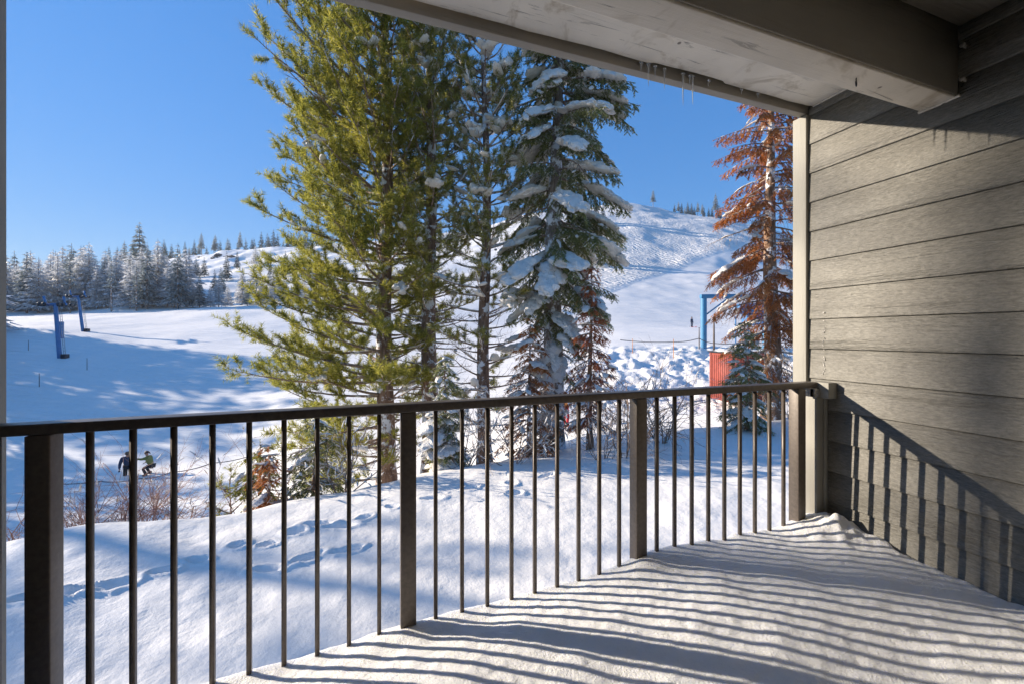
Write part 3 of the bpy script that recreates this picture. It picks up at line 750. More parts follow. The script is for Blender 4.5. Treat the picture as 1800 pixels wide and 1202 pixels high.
def small_fir(label, px, d, H, Lr, leaf, seed, snowy=.4, bark=M_barkd, name='young_fir_tree', h0=.15, group=None, hang=.8, bare=0., padw=.13, k=16):
    sp = dict(style='fir', dust=.22*snowy, bark=bark, wood=M_twig, leaf=leaf, h0=h0, whorl=(4, 6), len=lambda h, az: Lr*(1-h/H)**.7+.12, elev=lambda f: -.2+.3*f, curve=lambda f: -.4,
              u0=.1, step=.10, twig=.36, sub=.12, hang=hang, clump=.10, pad=snowy, padw=padw, line=.3, gapz=.22, k=k, nl=.055, nw=.015,
              bare=lambda h, az: bare, deadtw=.1)
    return tree(name, label, 'fir tree', group, gp(px, d, .05), H, .03+.012*H, (0, 0), sp, seed)
small_fir('young blue green fir with snowy branches in front of the dead orange fir', 1312, 12.4, 3.4, .85, M_fir, 71, .6)
small_fir('low reddish dead fir half hidden behind the snow laden fir', 1037, 12.0, 5.7, .95, M_deadred, 73, .08, name='dead_young_fir_tree', h0=.9, bare=.25, hang=1.1)
small_fir('small orange needled fir seen between the pine and the fir trunks', 930, 12.4, 4.4, 1.15, M_dead, 74, .15, name='dead_young_fir_tree', h0=.5, bare=.35)
small_fir('bushy young fir under the leftmost big pine behind the balusters', 552, 9.4, 2.1, .9, M_fir, 75, .3)
small_fir('small bright green fir at the left foot of the big pine', 455, 9.3, 2.2, .75, M_pine, 76, .2)
small_fir('low orange dead sapling between two balusters left of the big pine', 472, 8.75, 1.5, .5, M_dead, 77, .1, name='dead_young_fir_tree')
small_fir('snow capped young fir between the two brown pine trunks', 785, 10.4, 3.1, .6, M_fir, 78, .9, padw=.24)
# young pine
spY = dict(specA, len=lambda h, az: .75*(1-h/2.0)**.6+.1, h0=.25, gapz=.26, whorl=(3, 5), clump=.02, pad=0, line=0, k=22, nl=.09, nw=.008, step=.15, bare=lambda h, az: .15, elev=lambda f: .25, bark=M_redtwig)
tree('young_pine_tree', 'thin young pine sapling with long needles behind the left balusters', 'pine tree', None, gp(408, 9.3, .05), 1.75, .03, (-.03, 0), spY, 90)

# ------------------------------------------------------------------ bare shrubs
def shrub(label, px, d, H, W, stems, seed, m_=M_twig, lean=0.0, group='bare shrubs along the terrace edge', thick=1.0, snowy=.1):
    rg = np.random.default_rng(seed); root = empty('bare_shrub', gp(px, d, .08), label, 'shrub', group)
    sn = MB(); cnt = 0; ns = 0; mb = MB()
    def grow(p, dr, L, r, lv):
        nonlocal cnt, ns
        n = 5; pts = [p]; q = dr
        for i in range(n-1):
            q = nrm(q+rg.normal(size=3)*.16+np.array([0, 0, .03 if lv < 2 else -.02])); pts.append(pts[-1]+q*L/(n-1))
        pts = np.array(pts); mb.tube(pts, np.linspace(r, r*.5, n), 5 if lv == 0 else 3, False); cnt += 1
        if rg.random() < snowy: sn.blob(pts[2]+[0, 0, r+.008], q, (.06+.05*rg.random(), .018, .014), ns, .4, 6, 4); ns += 1
        if lv < 3 and cnt < 2400:
            for k in range(rg.integers(3, 6) if lv < 2 else rg.integers(1, 4)):
                i = rg.integers(1, n); ax = nrm(q+rg.normal(size=3)*.62); grow(pts[i], ax, L*rg.uniform(.4, .75), r*.55, lv+1)
    for s_ in range(stems):
        a = rg.random()*6.28; t_ = rg.uniform(.15, .75)
        dv = nrm(np.array([math.cos(a)*t_*W+lean*CT, math.sin(a)*t_*W-lean*ST, 1.]))
        grow(np.array([math.cos(a)*.12, math.sin(a)*.12, 0.]), dv, H*rg.uniform(.6, 1), .011*thick, 0)
    mb.build('twigs', m_, root)
    if ns: kind(sn.build('snow_load', M_tsnow, root, True), 'stuff')
shrub('dense bare shrub with pinkish twigs behind the leftmost post', 60, 8.6, 2.5, .9, 20, 101, M_redtwig, thick=1.9)
shrub('bare pinkish shrub between the first and third balusters', 180, 8.7, 2.0, 1.0, 24, 102, M_redtwig, thick=1.6)
shrub('bare reddish shrub below the two people in the snow', 275, 9.0, 1.7, 1.1, 22, 103, M_redtwig, thick=1.5)
shrub('bare grey shrub with long stems at the right of the fir', 1100, 10.6, 2.2, 1.3, 8, 104, M_twig, -.1, thick=2.0)
shrub('bare bush with spreading dark branches under the ski slope', 1165, 11.6, 1.9, 1.4, 9, 105, M_twig, thick=2.0)
shrub('tangled bare bush at the foot of the snow laden fir', 900, 9.9, 1.5, 1.3, 9, 106, M_twig, thick=1.2, snowy=.3)
shrub('brown arching bush left of the leftmost pine trunk', 600, 9.3, 1.4, 1.5, 8, 107, M_twig, -.2, thick=1.5, snowy=.35)
shrub('bare branchy bush left of the dead orange fir trunk', 1290, 13.0, 1.4, 1.2, 7, 108, M_twig, thick=1.2)
shrub('dark bare bush right of the dead orange fir trunk', 1400, 13.2, 1.9, 1.2, 9, 109, M_twig, thick=1.2)
shrub('bare bush between the second and third pine trunks', 815, 10.0, 1.8, 1.1, 7, 110, M_twig, thick=1.4, snowy=.35)
shrub('thin bare bush rising above the rail left of the pine', 440, 9.2, 1.9, .8, 4, 111, M_redtwig, thick=.8)
shrub('low bare bush between the fir trunk and the middle railing post', 1060, 10.2, 1.3, 1.2, 7, 112, M_twig, thick=1.1)

# ------------------------------------------------------------------ far conifers
def far_proto(name, H, W, leaf, seed, n=1500, p=1.0, low=.12, bark=M_bark):
    rg = np.random.default_rng(seed); root = bpy.data.objects.new(name, None); C.objects.link(root)
    MB().tube([(0, 0, -1.0), (0, 0, H*.5), (0, 0, H)], [H*.016, H*.011, .02], 6).build('trunk', bark, root)
    t_ = low+(1-low)*(1-np.sqrt(rg.random(n)*.98)) if p > 0 else rg.uniform(low, 1, n)
    lay = np.round(t_*H/.75+rg.normal(size=n)*.13)*.75/H; t_ = np.clip(.62*t_+.38*lay, low, 1)
    az = rg.random(n)*6.283; lob = 1+.4*np.sin(az*3+t_*23+seed)+.25*np.sin(t_*61+seed*2)
    rr = W*(1-t_)**.8*lob*np.sqrt(rg.uniform(.05, 1, n))+.08
    c = np.stack([rr*np.cos(az), rr*np.sin(az), t_*H-rr*.28], -1)
    out = np.stack([np.cos(az), np.sin(az), -.35+rg.normal(size=n)*.3], -1); out = nrm(out)
    sd = nrm(np.cross(out, rg.normal(size=(n, 3))*.6+np.array([0, 0, 1.])))
    L = (.35+.75*rg.random((n, 1)))*(.45+.55*(1-t_[:, None])); w = L*.42
    V = np.stack([c-sd*w*.5-out*L*.3, c+sd*w*.5-out*L*.3, c+out*L*.8], 1).reshape(-1, 3)
    mk('foliage', V, np.arange(len(V)).reshape(-1, 3), leaf, root)
    return root
protos = {'frost': [far_proto('frosted_conifer', 11, 2.7, M_frost, 200+i, 2500) for i in range(3)]+[far_proto('frosted_conifer', 11, 2.0, M_frost2, 210+i, 2000) for i in range(2)],
          'dark': [far_proto('dark_conifer', 12, 1.9, M_dark, 220+i, 1300) for i in range(3)]+[far_proto('dark_conifer', 12, 1.7, M_frost2, 224, 1100, low=.35)],
          'tall': [far_proto('dark_conifer', 12, 2.3, M_frost2, 240, 3200, low=.2)],
          'snag': [far_proto('bare_trunk_conifer', 12, 1.5, M_frost2, 230, 260, low=.45)]}
used = set()
def place(kind_, px, d, H, label, group, cat='conifer'):
    ps = protos[kind_]; pr = ps[random.randrange(len(ps))]
    if pr.name not in used: o = pr; used.add(pr.name)
    else: o = copy_tree(pr)
    base_h = 11 if kind_ == 'frost' else 12
    o.location = gp(px, d, .2); s = H/base_h; o.scale = (s*random.uniform(.8, 1.15), s*random.uniform(.8, 1.15), s); o.rotation_euler = (0, 0, random.uniform(0, 6.28))
    tag(o, label, cat, group); return o
G1 = ('frost whitened conifer in the forest edge behind the lift towers', 'frosted conifers of the left forest edge')
for px in np.arange(-230, 335, 10.5):
    place('frost', px+random.uniform(-5, 5), random.uniform(106, 122), random.uniform(12, 20), *G1)
for px in np.arange(335, 560, 17):
    place('frost', px+random.uniform(-6, 6), random.uniform(108, 122), random.uniform(6, 12.5), 'low frosted conifer on the snow below the rocky ridge', 'low frosted conifers below the rocky ridge')
G2 = ('half frosted conifer standing in the second rank of the left forest', 'second rank conifers of the left forest')
for px in np.arange(-230, 300, 12):
    place(random.choice(['frost', 'frost', 'dark']), px+random.uniform(-6, 6), random.uniform(135, 160), random.uniform(13, 20), *G2)
for px in np.arange(300, 560, 13):
    place(random.choice(['frost', 'dark']), px+random.uniform(-8, 8), random.uniform(140, 195), random.uniform(8, 13), 'grey conifer scattered on the snowy flank under the ridge', 'conifers on the ridge flank')
G3 = ('dark conifer on the skyline of the left forest', 'dark conifers on the left skyline')
for px in np.arange(-100, 300, 15):
    place('dark', px+random.uniform(-7, 7), random.uniform(200, 235), np.interp(px, [-100, 100, 210, 300], [14, 15, 17, 15])*random.uniform(.75, 1.1), *G3)
G4 = ('dark conifer on top of the snowy rocky ridge', 'dark conifers on top of the rocky ridge')
for px in np.arange(262, 575, 8.5):
    place('dark', px+random.uniform(-4, 4), random.uniform(275, 305), random.uniform(11, 19), *G4)
place('tall', 245, 150, 27, 'tallest dark conifer standing out above the left forest', None)
place('snag', 123, 108, 17, 'thin bare topped conifer poking above the left forest', None)
place('snag', 196, 104, 14, 'bare trunked conifer left of the white forest clearing', None)
place('snag', 240, 104, 13, 'bare trunked conifer at the centre of the forest edge', None)
for px, h_, lab in ((1148, 17, 'lone dark conifer on the ski hill crest under the icicles'), (1258, 22, 'tall dark conifer on the hill crest touching the orange fir')):
    place('dark', px, 356 if px < 1200 else 330, h_, lab, None)
for px in (1186, 1192, 1199, 1204, 1210, 1215, 1222, 1228, 1233, 1238, 1244, 1250, 1266, 1290, 1310):
    place('dark', px+random.uniform(-2, 2), random.uniform(352, 366), random.uniform(9, 15), 'dark conifer in the small row on the ski hill crest', 'small row of conifers on the ski hill crest')
for px, d, h_ in ((985, 232, 16), (1000, 226, 14), (1018, 230, 17), (1034, 222, 15), (1048, 228, 16), (1060, 220, 13), (1003, 158, 13), (1020, 153, 14), (1038, 156, 12), (1056, 151, 13), (1068, 156, 11)):  # conifers added mostly hidden behind the fir to cast the hill's shadow bands
    place('dark', px, d, h_, 'dark conifer added behind the snow laden fir to cast shade bands on the ski hill', 'conifers on the ski hill behind the fir')
# trees left of the view whose shadows fall on the slope
for (X, Y, H) in [(-63, 84, 17), (-62, 80, 15), (-66, 88, 18), (-70, 84, 16), (-54, 70, 15), (-59, 66, 17), (-48, 58, 13), (-55, 60, 16), (-62, 58, 17), (-70, 70, 17), (-76, 76, 18), (-45, 48, 14), (-50, 46, 15),
                  (-58, 50, 17), (-66, 50, 18), (-40, 42, 13), (-46, 40, 15), (-54, 40, 16), (-38, 33, 13), (-44, 30, 14), (-74, 60, 18), (-80, 66, 18), (-58, 76, 16), (-56, 79, 17), (-60, 76, 17), (-66, 78, 18), (-60, 70, 17)]:
    o = place('frost', 0, 100, H*1.1, 'conifer beyond the left edge that shades the ski run', 'conifers left of the ski run')
    o.location = (X, Y, float(gz(np.array([X]), np.array([Y]))[0])-.3)

ZONES = [(-999, 0, None), (0, 45, 'by the left corner board'), (45, 78, 'left of the nearer lift tower'), (78, 112, 'behind the nearer lift tower'), (112, 134, 'between the two lift towers'),
         (134, 160, 'behind the farther lift tower'), (160, 188, 'just right of the farther lift tower'), (188, 216, 'by the left bare trunk'), (216, 262, 'by the central bare trunk'),
         (262, 292, 'left of the snowy clearing'), (292, 330, 'below the left ridge rocks'), (330, 365, 'between the ridge rocks'), (365, 410, 'below the middle ridge outcrop'),
         (410, 455, 'beside the pine branch tips'), (455, 520, 'behind the left pine branches'), (520, 545, 'just inside the big pine crown'), (545, 2000, 'behind the middle of the big pine crown')]
ORD = ['tallest', 'second tallest', 'third tallest', 'fourth tallest', 'fifth tallest', 'sixth tallest', 'seventh tallest', 'eighth tallest', 'ninth tallest', 'tenth tallest', 'eleventh tallest', 'twelfth tallest']
def relabel(group, what):
    bins = {}
    for o in bpy.data.objects:
        if o.get('group') != group: continue
        l = o.location; d = l.x*ST+l.y*CT; px = 900+FPX*(l.x*CT-l.y*ST)/d
        for a, b_, z in ZONES:
            if a <= px < b_: bins.setdefault(z, []).append((-o.scale.z, o))
    for z, L_ in bins.items():
        L_.sort(key=lambda q: q[0])
        for k, (_, o) in enumerate(L_):
            if z is None: o['label'] = what+' beyond the left corner board'
            else: o['label'] = ORD[min(k, 11)]+' '+what+' '+z
relabel(G1[1], 'frost white front rank conifer'); relabel(G2[1], 'half frosted second rank conifer'); relabel(G3[1], 'dark skyline conifer')
relabel(G4[1], 'dark ridge top conifer'); relabel('low frosted conifers below the rocky ridge', 'low frosted conifer'); relabel('conifers on the ridge flank', 'grey flank conifer')

crest = [o for o in bpy.data.objects if o.get('group') == 'small row of conifers on the ski hill crest']
crest.sort(key=lambda o: (o.location.x*CT-o.location.y*ST)/(o.location.x*ST+o.location.y*CT))
for o, w in zip(crest, ['leftmost', 'second', 'third', 'fourth', 'fifth', 'sixth', 'seventh', 'eighth', 'ninth', 'tenth', 'eleventh', 'twelfth', 'thirteenth', 'fourteenth', 'rightmost']):
    o['label'] = w+(' dark conifer' if 'most' in w else ' dark conifer from the left')+' in the small row on the ski hill crest'
hz = MB().box(-3100, 3750, -560, 1850, -40, 190).build('haze', M_rock, None)
hm = bpy.data.materials.new('haze_air'); hm.use_nodes = True; hn = hm.node_tree; hn.nodes.remove(hn.nodes['Principled BSDF'])
pv = hn.nodes.new('ShaderNodeVolumePrincipled'); pv.inputs['Color'].default_value = (.75, .85, 1, 1); pv.inputs['Density'].default_value = HAZE; pv.inputs['Anisotropy'].default_value = .2
hn.links.new(pv.outputs[0], hn.nodes['Material Output'].inputs['Volume']); hz.data.materials.clear(); hz.data.materials.append(hm); kind(hz, 'stuff')

# rocks on the ridge
def rock(px, d, w, seed, label):
    mb = MB()
    for k in range(7):
        mb.blob((random.uniform(-w, w), random.uniform(-w*.3, w*.3), random.uniform(-w*.2, w*.4)), (1, .3, .5*random.uniform(-1, 1)), (w*random.uniform(.2, .45), w*.3, w*random.uniform(.12, .3)), seed+k, .9, 12, 8, .8)
    o = mb.build('rock_outcrop', M_rock, None); o.location = gp(px, d, .4); tag(o, label, 'rock')
rock(392, 232, 4.2, 300, 'dark rock outcrop in the middle of the snowy ridge')
rock(318, 240, 2.2, 310, 'small rock at the left end of the snowy ridge')
rock(332, 228, 2.0, 320, 'small rock just right of the left ridge rock')
rock(380, 226, 2.2, 330, 'low rock under the left end of the middle ridge outcrop')
rock(410, 222, 2.6, 340, 'broken rock band below the right end of the middle outcrop')
rock(352, 236, 1.5, 350, 'tiny rock between the left and middle ridge outcrops')

# ------------------------------------------------------------------ ski lift
def lift_tower(px, d, H, lean, label, withpad=True):
    root = empty('lift_tower', gp(px, d, .3), label, 'lift tower', None, rz=-TH+.25)
    top = np.array([lean*H, 0, H]); MB().tube([(0, 0, -.5), tuple(top)], [.21, .18], 16).build('column', M_blue, root, True)
    ca = MB().bar((top[0]-1.0, 0, H+.05), (top[0]+1.0, 0, H+.15), .22, .26); ca.build('crossarm', M_blue, root)
    for s in (-1, 1):
        x = top[0]+s*.85; MB().bar((x, 0, H+.1), (x+s*.05-.18, 0, H+1.0), .16).build('lifting_arm', M_blue, root)
        sh = MB(); sh.bar((x, -1.0, H-.12), (x, 1.0, H-.02), .12, .14)
        for k in range(4):
            y = -.85+.57*k; sh.tube([(x-.1, y, H+.1), (x+.1, y, H+.1)], .19, 12)
        sh.build('sheave_train', M_darkmetal, root)
    ld = MB()
    for s in (-.13, .13): ld.bar((.42+lean*0, s, .2), (.42+lean*H*.9, s, H*.9), .035)
    for k in range(int(H*2.6)): z = .4+k*.35; ld.bar((.42+lean*z, -.13, z), (.42+lean*z, .13, z), .03)
    ld.build('ladder', M_steel, root)
    MB().box(.2, .65, -.3, .3, -.3, .75, .03).build('base_pad', M_darkmetal, root)
    return root
lift_tower(106, 45, 6.2, -.07, 'nearer blue lift tower tilting left with a crossarm on the shaded run')
lift_tower(147, 62, 5.6, -.12, 'farther blue lift tower close to the frosted forest edge')
o = MB().box(-.25, .25, -.2, .2, -.3, 2.4, .03).build('lift_control_box', M_blue, None); o.location = gp(107, 56, .1); tag(o, 'short blue box post behind the nearer lift tower', 'box')

pt = empty('lift_terminal', gp(1237, 40, 0), 'light blue steel lift terminal frame behind the orange fir', 'ski lift', None, rz=-TH-.06)
Hh = 5.3
for nm, x in (('column', 0), ('column', 6.0), ('column', 11.0)):
    zb = -1.2; MB().tube([(x, 0, zb), (x, 0, Hh-.27)], .29, 18).build(nm, M_blue2, pt, True)
MB().box(-.32, 11.3, -.25, .25, Hh-.32, Hh+.08, .05).build('top_beam', M_blue2, pt)
MB().bar((.3, 0, 3.4), (2.4, 0, Hh-.3), .12).build('brace', M_blue2, pt)
MB().bar((10.7, 0, 3.4), (8.6, 0, Hh-.3), .12).build('brace', M_blue2, pt)
dv = MB(); dv.box(3.4, 6.6, -.8, .8, 3.4, 4.4, .05); dv.box(4.0, 5.6, -.7, .7, 2.6, 3.38, .05); dv.box(6.1, 6.9, -.6, .6, 3.0, 3.39, .03)
dv.build('drive_housing', M_blue, pt)
bw = MB(); a = np.linspace(0, 2*math.pi, 33); bw.tube([(5+1.5*math.cos(q), 1.5*math.sin(q)-.2, 2.4) for q in a], .09, 8)
for k in range(6): q = k*math.pi/3; bw.bar((5, -.2, 2.4), (5+1.5*math.cos(q), 1.5*math.sin(q)-.2, 2.4), .08)
bw.build('bull_wheel', M_blue, pt)
fr = MB()
for x in (3.5, 4.7, 6.4, 7.4): fr.bar((x, .8, -.4), (x, .8, 3.2), .09)
for z in (1.2, 2.2): fr.bar((3.5, .8, z), (7.4, .8, z), .07)
fr.build('guard_frame', M_blue, pt)
# red shed
sh = empty('red_shed', gp(1287, 24, -.3), 'red board shed partly hidden by the young fir', 'shed', None, rz=-TH+.12)
W_, D_, H_ = 2.6, 2.2, 3.0
b = MB(); b.box(.02, W_-.02, .02, D_, 0, H_)
for k in range(12): x = .15+k*.2; b.box(x, x+.035, -.004, .019, .12, H_-.14)
for k in range(10): y = .12+k*.2; b.box(-.004, .019, y, y+.035, .12, H_-.14)
b.box(-.02, .018, D_-.13, D_, 0, H_, .004)
b.build('wall', M_red, sh)
tm = MB(); tm.box(-.02, .12, -.03, .018, 0, H_, .006); tm.box(W_-.12, W_+.02, -.03, .018, 0, H_, .006); tm.box(.125, W_-.125, -.03, .017, H_-.14, H_, .006); tm.box(.125, W_-.125, -.02, .017, 1.5, 1.6, .006)
tm.build('trim', M_red, sh)
rf = MB().box(-.1, W_+.1, -.12, D_+.1, H_+.002, H_+.09, .01).build('roof', M_darkmetal, sh)
mb = MB()
for k in range(6): mb.blob((.3+k*.4, 1.1+.1*(k % 3), H_+.07), (1, 0, 0), (.4, .9, .09), k, .15, 14, 8, .2)
mb.build('roof_snow', M_tsnow, rf, True)

# marker poles, posts, ropes
def pole(px, d, H, label, r=.03, mt=M_wood, grp='slope marker poles', lean=0):
    mb = MB().tube([(0, 0, -.3), (lean*H*.6, 0, H*.6), (lean*H, 0, H)], [r, r*.9, r*.7], 8)
    mb.tube([(lean*H, 0, H-.001), (lean*H, 0, H+.04)], r*1.2, 8)
    o = mb.build('marker_pole', mt, None); o.location = gp(px, d); tag(o, label, 'pole', grp)
pole(50, 48, 1.2, 'thin marker pole left of the nearer lift tower'); pole(69, 37, 1.2, 'thin marker pole on the shaded snow in front of the tower')
pole(153, 42, 1.2, 'thin marker pole just right of the nearer lift tower'); pole(1184, 36, 1.7, 'thin orange fence pole left of the blue terminal', .03, M_orange, 'fence poles by the terminal')
pole(1255, 38, 3.2, 'tall brown post right beside the blue terminal column', .09, M_wood, 'fence poles by the terminal')
pole(1229, 39, 2.0, 'short grey post left of the blue terminal column', .05, M_wood, 'fence poles by the terminal')
pole(1112, 38, 1.3, 'thin fence pole beside the snow laden fir', .03, M_orange, 'fence poles by the terminal')
def rope(pts, label, name='boundary_rope', r=.03):
    P = []
    for a, b_ in zip(pts[:-1], pts[1:]):
        for k in range(8):
            f = k/8; p = Vector(a)*(1-f)+Vector(b_)*f; p.z -= .25*4*f*(1-f)*.4; P.append(tuple(p))
    P.append(tuple(pts[-1])); o = MB().tube(P, r, 5).build(name, M_rope, None, True); tag(o, label, 'rope')
rope([gp(1090, 39)+Vector((0, 0, .9)), gp(1184, 38)+Vector((0, 0, .9)), gp(1229, 39)+Vector((0, 0, 1.0)), gp(1255, 38)+Vector((0, 0, 1.0)), gp(1320, 38)+Vector((0, 0, 1.0)), gp(1400, 38)+Vector((0, 0, 1.0))], 'dark boundary rope running past the blue terminal', r=.035)
rope([at(60, 20, 848), at(175, 20, 845), at(246, 20, 840), at(300, 20.5, 829), at(372, 21, 813), at(450, 22, 797)], 'dark rope crossing the snow below the two people', r=.022)

# ------------------------------------------------------------------ people
def skin_mesh(name, verts, edges, radii, material, parent, root=0, sub=1):
    me = bpy.data.meshes.new(name); me.from_pydata([tuple(v) for v in verts], edges, []); me.update()
    o = link(name, me, parent, (material,))
    md = o.modifiers.new('skin', 'SKIN'); md.use_smooth_shade = True
    sv = me.skin_vertices[0].data if me.skin_vertices else None
    if sv is None:
        me.attributes; 
    for i, r_ in enumerate(radii):
        sv[i].radius = (r_, r_) if not isinstance(r_, tuple) else r_
        sv[i].use_root = (i == root)
    s_ = o.modifiers.new('sub', 'SUBSURF'); s_.levels = sub; s_.render_levels = sub
    return o
def person(label, loc, rz, J, top, bottom, hat, hatkind='hat', scale=1.0, group=None, extra=None):
    """J: joints dict in metres, figure faces -Y"""
    root = empty('person', loc, label, 'person', group, rz); root.scale = (scale,)*3
    names = ['pelvis', 'waist', 'chest', 'neck', 'head0', 'head1', 'head2']
    for s in 'LR': names += ['sh'+s, 'el'+s, 'wr'+s, 'ha'+s, 'hip'+s, 'kn'+s, 'an'+s, 'toe'+s]
    idx = {n: i for i, n in enumerate(names)}; V = [J[n] for n in names]
    E = [('pelvis', 'waist'), ('waist', 'chest'), ('chest', 'neck'), ('neck', 'head0'), ('head0', 'head1'), ('head1', 'head2')]
    rad = dict(pelvis=(.13, .10), waist=(.12, .09), chest=(.15, .11), neck=.055, head0=.075, head1=.095, head2=.07)
    for s in 'LR':
        E += [('chest', 'sh'+s), ('sh'+s, 'el'+s), ('el'+s, 'wr'+s), ('wr'+s, 'ha'+s), ('pelvis', 'hip'+s), ('hip'+s, 'kn'+s), ('kn'+s, 'an'+s), ('an'+s, 'toe'+s)]
        rad.update({'sh'+s: .055, 'el'+s: .042, 'wr'+s: .03, 'ha'+s: .028, 'hip'+s: .085, 'kn'+s: .058, 'an'+s: .04, 'toe'+s: .035})
    skin_mesh('body', V, [(idx[a], idx[b_]) for a, b_ in E], [rad[n] for n in names], M_skin, root)
    # hands with fingers
    for s in 'LR':
        w = Vector(J['wr'+s]); hnd = Vector(J['ha'+s]); dv = (hnd-w).normalized(); sd = dv.cross(Vector((0, 1, 0)))
        sd = sd.normalized() if sd.length > .1 else Vector((1, 0, 0)); mb = MB()
        for k in range(4):
            b0 = hnd+sd*(.02*(k-1.5)); L = (.07, .08, .075, .06)[k]; mb.tube([b0, b0+dv*L*.5, b0+dv*L*.9+sd.cross(dv)*.015], [.013, .012, .010], 6)
        mb.tube([w+dv*.02+sd*.03, w+dv*.05+sd*.06], [.013, .011], 6); mb.build('glove', M_black, root, True)
    def garment(nm, keys, edges, rr, m_): 
        ix = {k_: i for i, k_ in enumerate(keys)}
        return skin_mesh(nm, [J[k_] for k_ in keys], [(ix[a], ix[b_]) for a, b_ in edges], [rr[k_] for k_ in keys], m_, root)
    jk = ['pelvis', 'waist', 'chest', 'neck', 'shL', 'elL', 'wrL', 'shR', 'elR', 'wrR']
    garment('jacket', jk, [('pelvis', 'waist'), ('waist', 'chest'), ('chest', 'neck'), ('chest', 'shL'), ('shL', 'elL'), ('elL', 'wrL'), ('chest', 'shR'), ('shR', 'elR'), ('elR', 'wrR')],
            dict(pelvis=(.18, .15), waist=(.17, .14), chest=(.20, .15), neck=.085, shL=.10, shR=.10, elL=.075, elR=.075, wrL=.055, wrR=.055), top)
    tk = ['pelvis', 'hipL', 'knL', 'anL', 'hipR', 'knR', 'anR']
    garment('trousers', tk, [('pelvis', 'hipL'), ('hipL', 'knL'), ('knL', 'anL'), ('pelvis', 'hipR'), ('hipR', 'knR'), ('knR', 'anR')],
            dict(pelvis=(.16, .13), hipL=.115, hipR=.115, knL=.085, knR=.085, anL=.075, anR=.075), bottom)
    bo = MB()
    for s in 'LR':
        a = Vector(J['an'+s]); t_ = Vector(J['toe'+s]); bo.tube([a+Vector((0, 0, .12)), a, a*.4+t_*.6, t_], [.075, .075, .06, .045], 8)
    bo.build('boots', M_black, root, True)
    h1 = Vector(J['head1']); f = h1+Vector((0, -.012, .02))
    mb = MB(); mb.blob((f.x, f.y+.02, f.z+.03), (0, 1, 0), (.125, .112, .105), 3, .1, 12, 8, .45)
    if hatkind == 'pony': mb.blob((f.x, f.y+.16, f.z+.02), (0, .6, -.8), (.09, .04, .04), 5, .15)
    else: mb.tube([(f.x, f.y+.02, f.z), (f.x, f.y+.02, f.z+.035)], .118, 14)
    mb.build('hair' if hatkind == 'pony' else 'hat', hat, root, True)
    fc = MB(); fc.tube([(h1.x, h1.y-.085, h1.z+.005), (h1.x, h1.y-.115, h1.z-.02), (h1.x, h1.y-.09, h1.z-.035)], [.010, .015, .010], 6)
    fc.build('nose', M_skin, root, True)
    ey = MB()
    for s in (-1, 1): ey.blob((h1.x+s*.033, h1.y-.088, h1.z+.012), (1, 0, 0), (.012, .008, .008), 2, 0, 6, 4, 1)
    ey.tube([(h1.x-.025, h1.y-.087, h1.z-.055), (h1.x+.025, h1.y-.087, h1.z-.055)], .005, 5); ey.build('eyes', M_hair, root, True)
    if extra: extra(root)
    return root
def stand(**kw):
    J = dict(pelvis=(0, 0, .95), waist=(0, 0, 1.10), chest=(0, 0, 1.33), neck=(0, 0, 1.48), head0=(0, -.01, 1.54), head1=(0, -.015, 1.63), head2=(0, -.01, 1.71))
    for s, q in (('L', 1), ('R', -1)):
        J.update({'sh'+s: (q*.19, 0, 1.40), 'el'+s: (q*.25, .02, 1.12), 'wr'+s: (q*.25, -.08, .88), 'ha'+s: (q*.25, -.11, .80),
                  'hip'+s: (q*.09, 0, .90), 'kn'+s: (q*.11, -.03, .50), 'an'+s: (q*.12, .02, .08), 'toe'+s: (q*.14, -.16, .04)})
    J.update(kw); return J
def skis(root):
    for s in (-1, 1):
        n = 12; y = np.linspace(.8, -.95, n); z = .01+.12*np.clip((-y-.75)/.2, 0, 1)**2
        mb = MB()
        for a in range(n-1): mb.bar((s*.13, y[a], z[a]), (s*.13, y[a+1], z[a+1]), .075, .02)
        mb.build('ski', M_redc, root)
        MB().tube([(s*.28, -.1, .95), (s*.42, .15, .0)], .012, 6).build('ski_pole', M_darkmetal, root)
def fix(px, d, up=0): p = gp(px, d); p.z += up; return p
# man in dark jacket, leaning forward, and kneeling companion with green top
J1 = stand(waist=(0, -.03, 1.10), chest=(0, -.10, 1.32), neck=(0, -.15, 1.45), head0=(0, -.19, 1.51), head1=(0, -.22, 1.59), head2=(0, -.22, 1.68),
           shL=(.22, -.10, 1.38), shR=(-.22, -.10, 1.38), elR=(-.30, -.05, 1.10), wrR=(-.32, -.08, .86), haR=(-.32, -.10, .78), elL=(.28, -.22, 1.12), wrL=(.20, -.42, 1.05), haL=(.18, -.50, 1.04))
person('person in a dark navy jacket and grey hat standing in deep snow behind the balusters', fix(225, 24.0, -.55), -TH+R(40), J1, M_navy, M_black, M_wood, scale=1.15)
J2 = stand(pelvis=(0, .10, .62), waist=(0, .02, .78), chest=(0, -.08, 1.02), neck=(0, -.12, 1.17), head0=(0, -.14, 1.23), head1=(0, -.16, 1.32), head2=(0, -.15, 1.41),
           shL=(.19, -.08, 1.08), shR=(-.19, -.08, 1.08), elL=(.2, -.32, 1.02), wrL=(.14, -.56, 1.06), haL=(.13, -.65, 1.08), elR=(-.25, -.2, .86), wrR=(-.2, -.35, .72), haR=(-.2, -.42, .68),
           hipL=(.1, .08, .56), knL=(.14, -.28, .48), anL=(.14, -.1, .08), toeL=(.15, -.28, .04), hipR=(-.1, .08, .56), knR=(-.14, -.26, .42), anR=(-.14, -.05, .08), toeR=(-.15, -.22, .04))
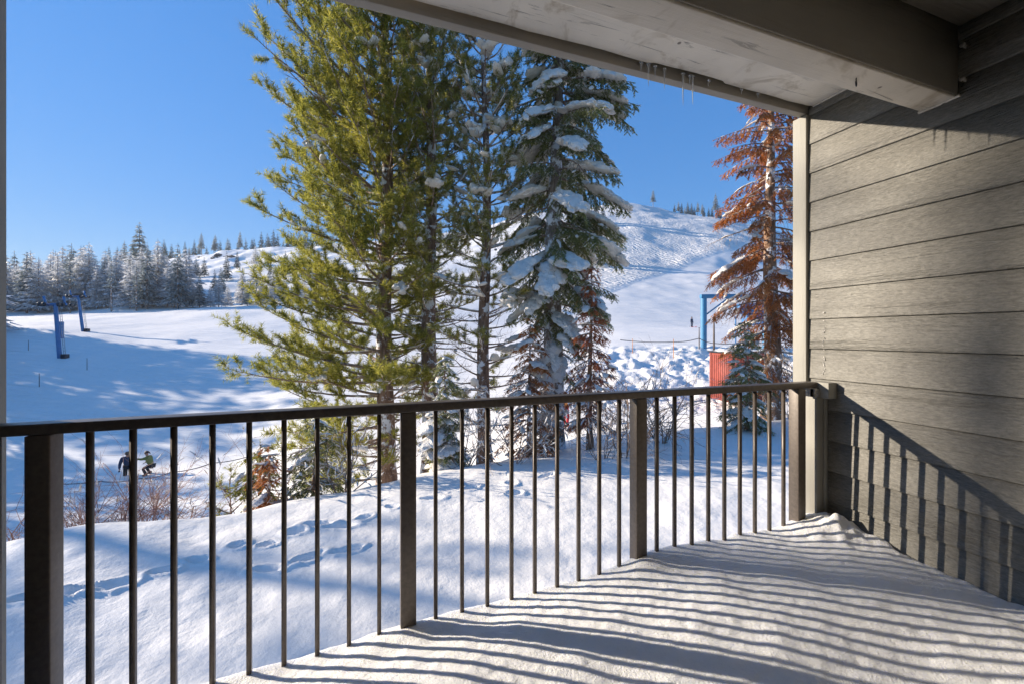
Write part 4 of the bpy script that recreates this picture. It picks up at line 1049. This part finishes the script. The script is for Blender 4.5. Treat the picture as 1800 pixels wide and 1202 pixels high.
person('person with dark red hair in an olive top crouching with one arm out', fix(263, 24.0, -.05), -TH-R(80), J2, M_green, M_black, M_hair, 'pony')
person('small dark clad skier on the groomed slope left of the blue terminal', fix(1216, 70), -TH+R(30), stand(), M_navy, M_navy, M_black, extra=skis)
person('skier with red trousers and orange jacket seen between the fir and railing balusters', fix(993, 20.5), -TH+R(60), stand(knL=(.16, -.12, .5), anL=(.2, -.05, .08)), M_orange, M_redc, M_black, extra=skis)
for px, d, tp in ((1386, 46, M_redc), (1400, 47, M_navy)):
    pass

# shadow casting pines beside the building, outside the left edge (copies of the green pine)
src = [o for o in bpy.data.objects if o.name.startswith('pine_tree') and o.parent is None]
for k, (X, Y, s, rz) in enumerate([(-30, 20.6, 1.75, 1.3), (-34, 17.0, 1.95, 2.9), (-22, 21.5, 1.3, 0.7)]):
    o = copy_tree(src[k % 2]); o.location = (X, Y, float(gz(np.array([X]), np.array([Y]))[0])-.1); o.rotation_euler = (0, 0, rz); s *= .62; o.scale = (s, s, s)
    tag(o, 'pine beyond the left edge that throws soft shade on the terrace', 'pine tree', 'pines left of the balcony')
spS = dict(specC, h0=7.5, whorl=(2, 4), gapz=.62, len=lambda h, az: np.interp(h, [7, 11, 13], [1.5, 1.3, .5]), bare=lambda h, az: .72, pad=.0, clump=.0, dust=0, k=12, step=.26)
tree('pine_tree', 'tall sparse pine far left of the balcony that dapples the siding', 'pine tree', None, Vector((-40, 27.6, float(gz(np.array([-40.]), np.array([27.6]))[0]))), 13, .17, (0, 0), spS, 140, 2.45)
spT = dict(spS, h0=4.5, whorl=(3, 5), gapz=.5, len=lambda h, az: np.interp(h, [4, 9, 13], [1.5, 1.3, .4]), bare=lambda h, az: .22, k=22)
tree('pine_tree', 'open crowned pine left of the balcony that shades the lower terrace', 'pine tree', None, Vector((-30, 24.3, float(gz(np.array([-30.]), np.array([24.3]))[0]))), 13, .17, (0, 0), spT, 151, 1.8)
# drop unused prototypes
for ps in protos.values():
    for pr in ps:
        if pr.name not in used:
            for ch in list(pr.children): bpy.data.objects.remove(ch)
            bpy.data.objects.remove(pr)
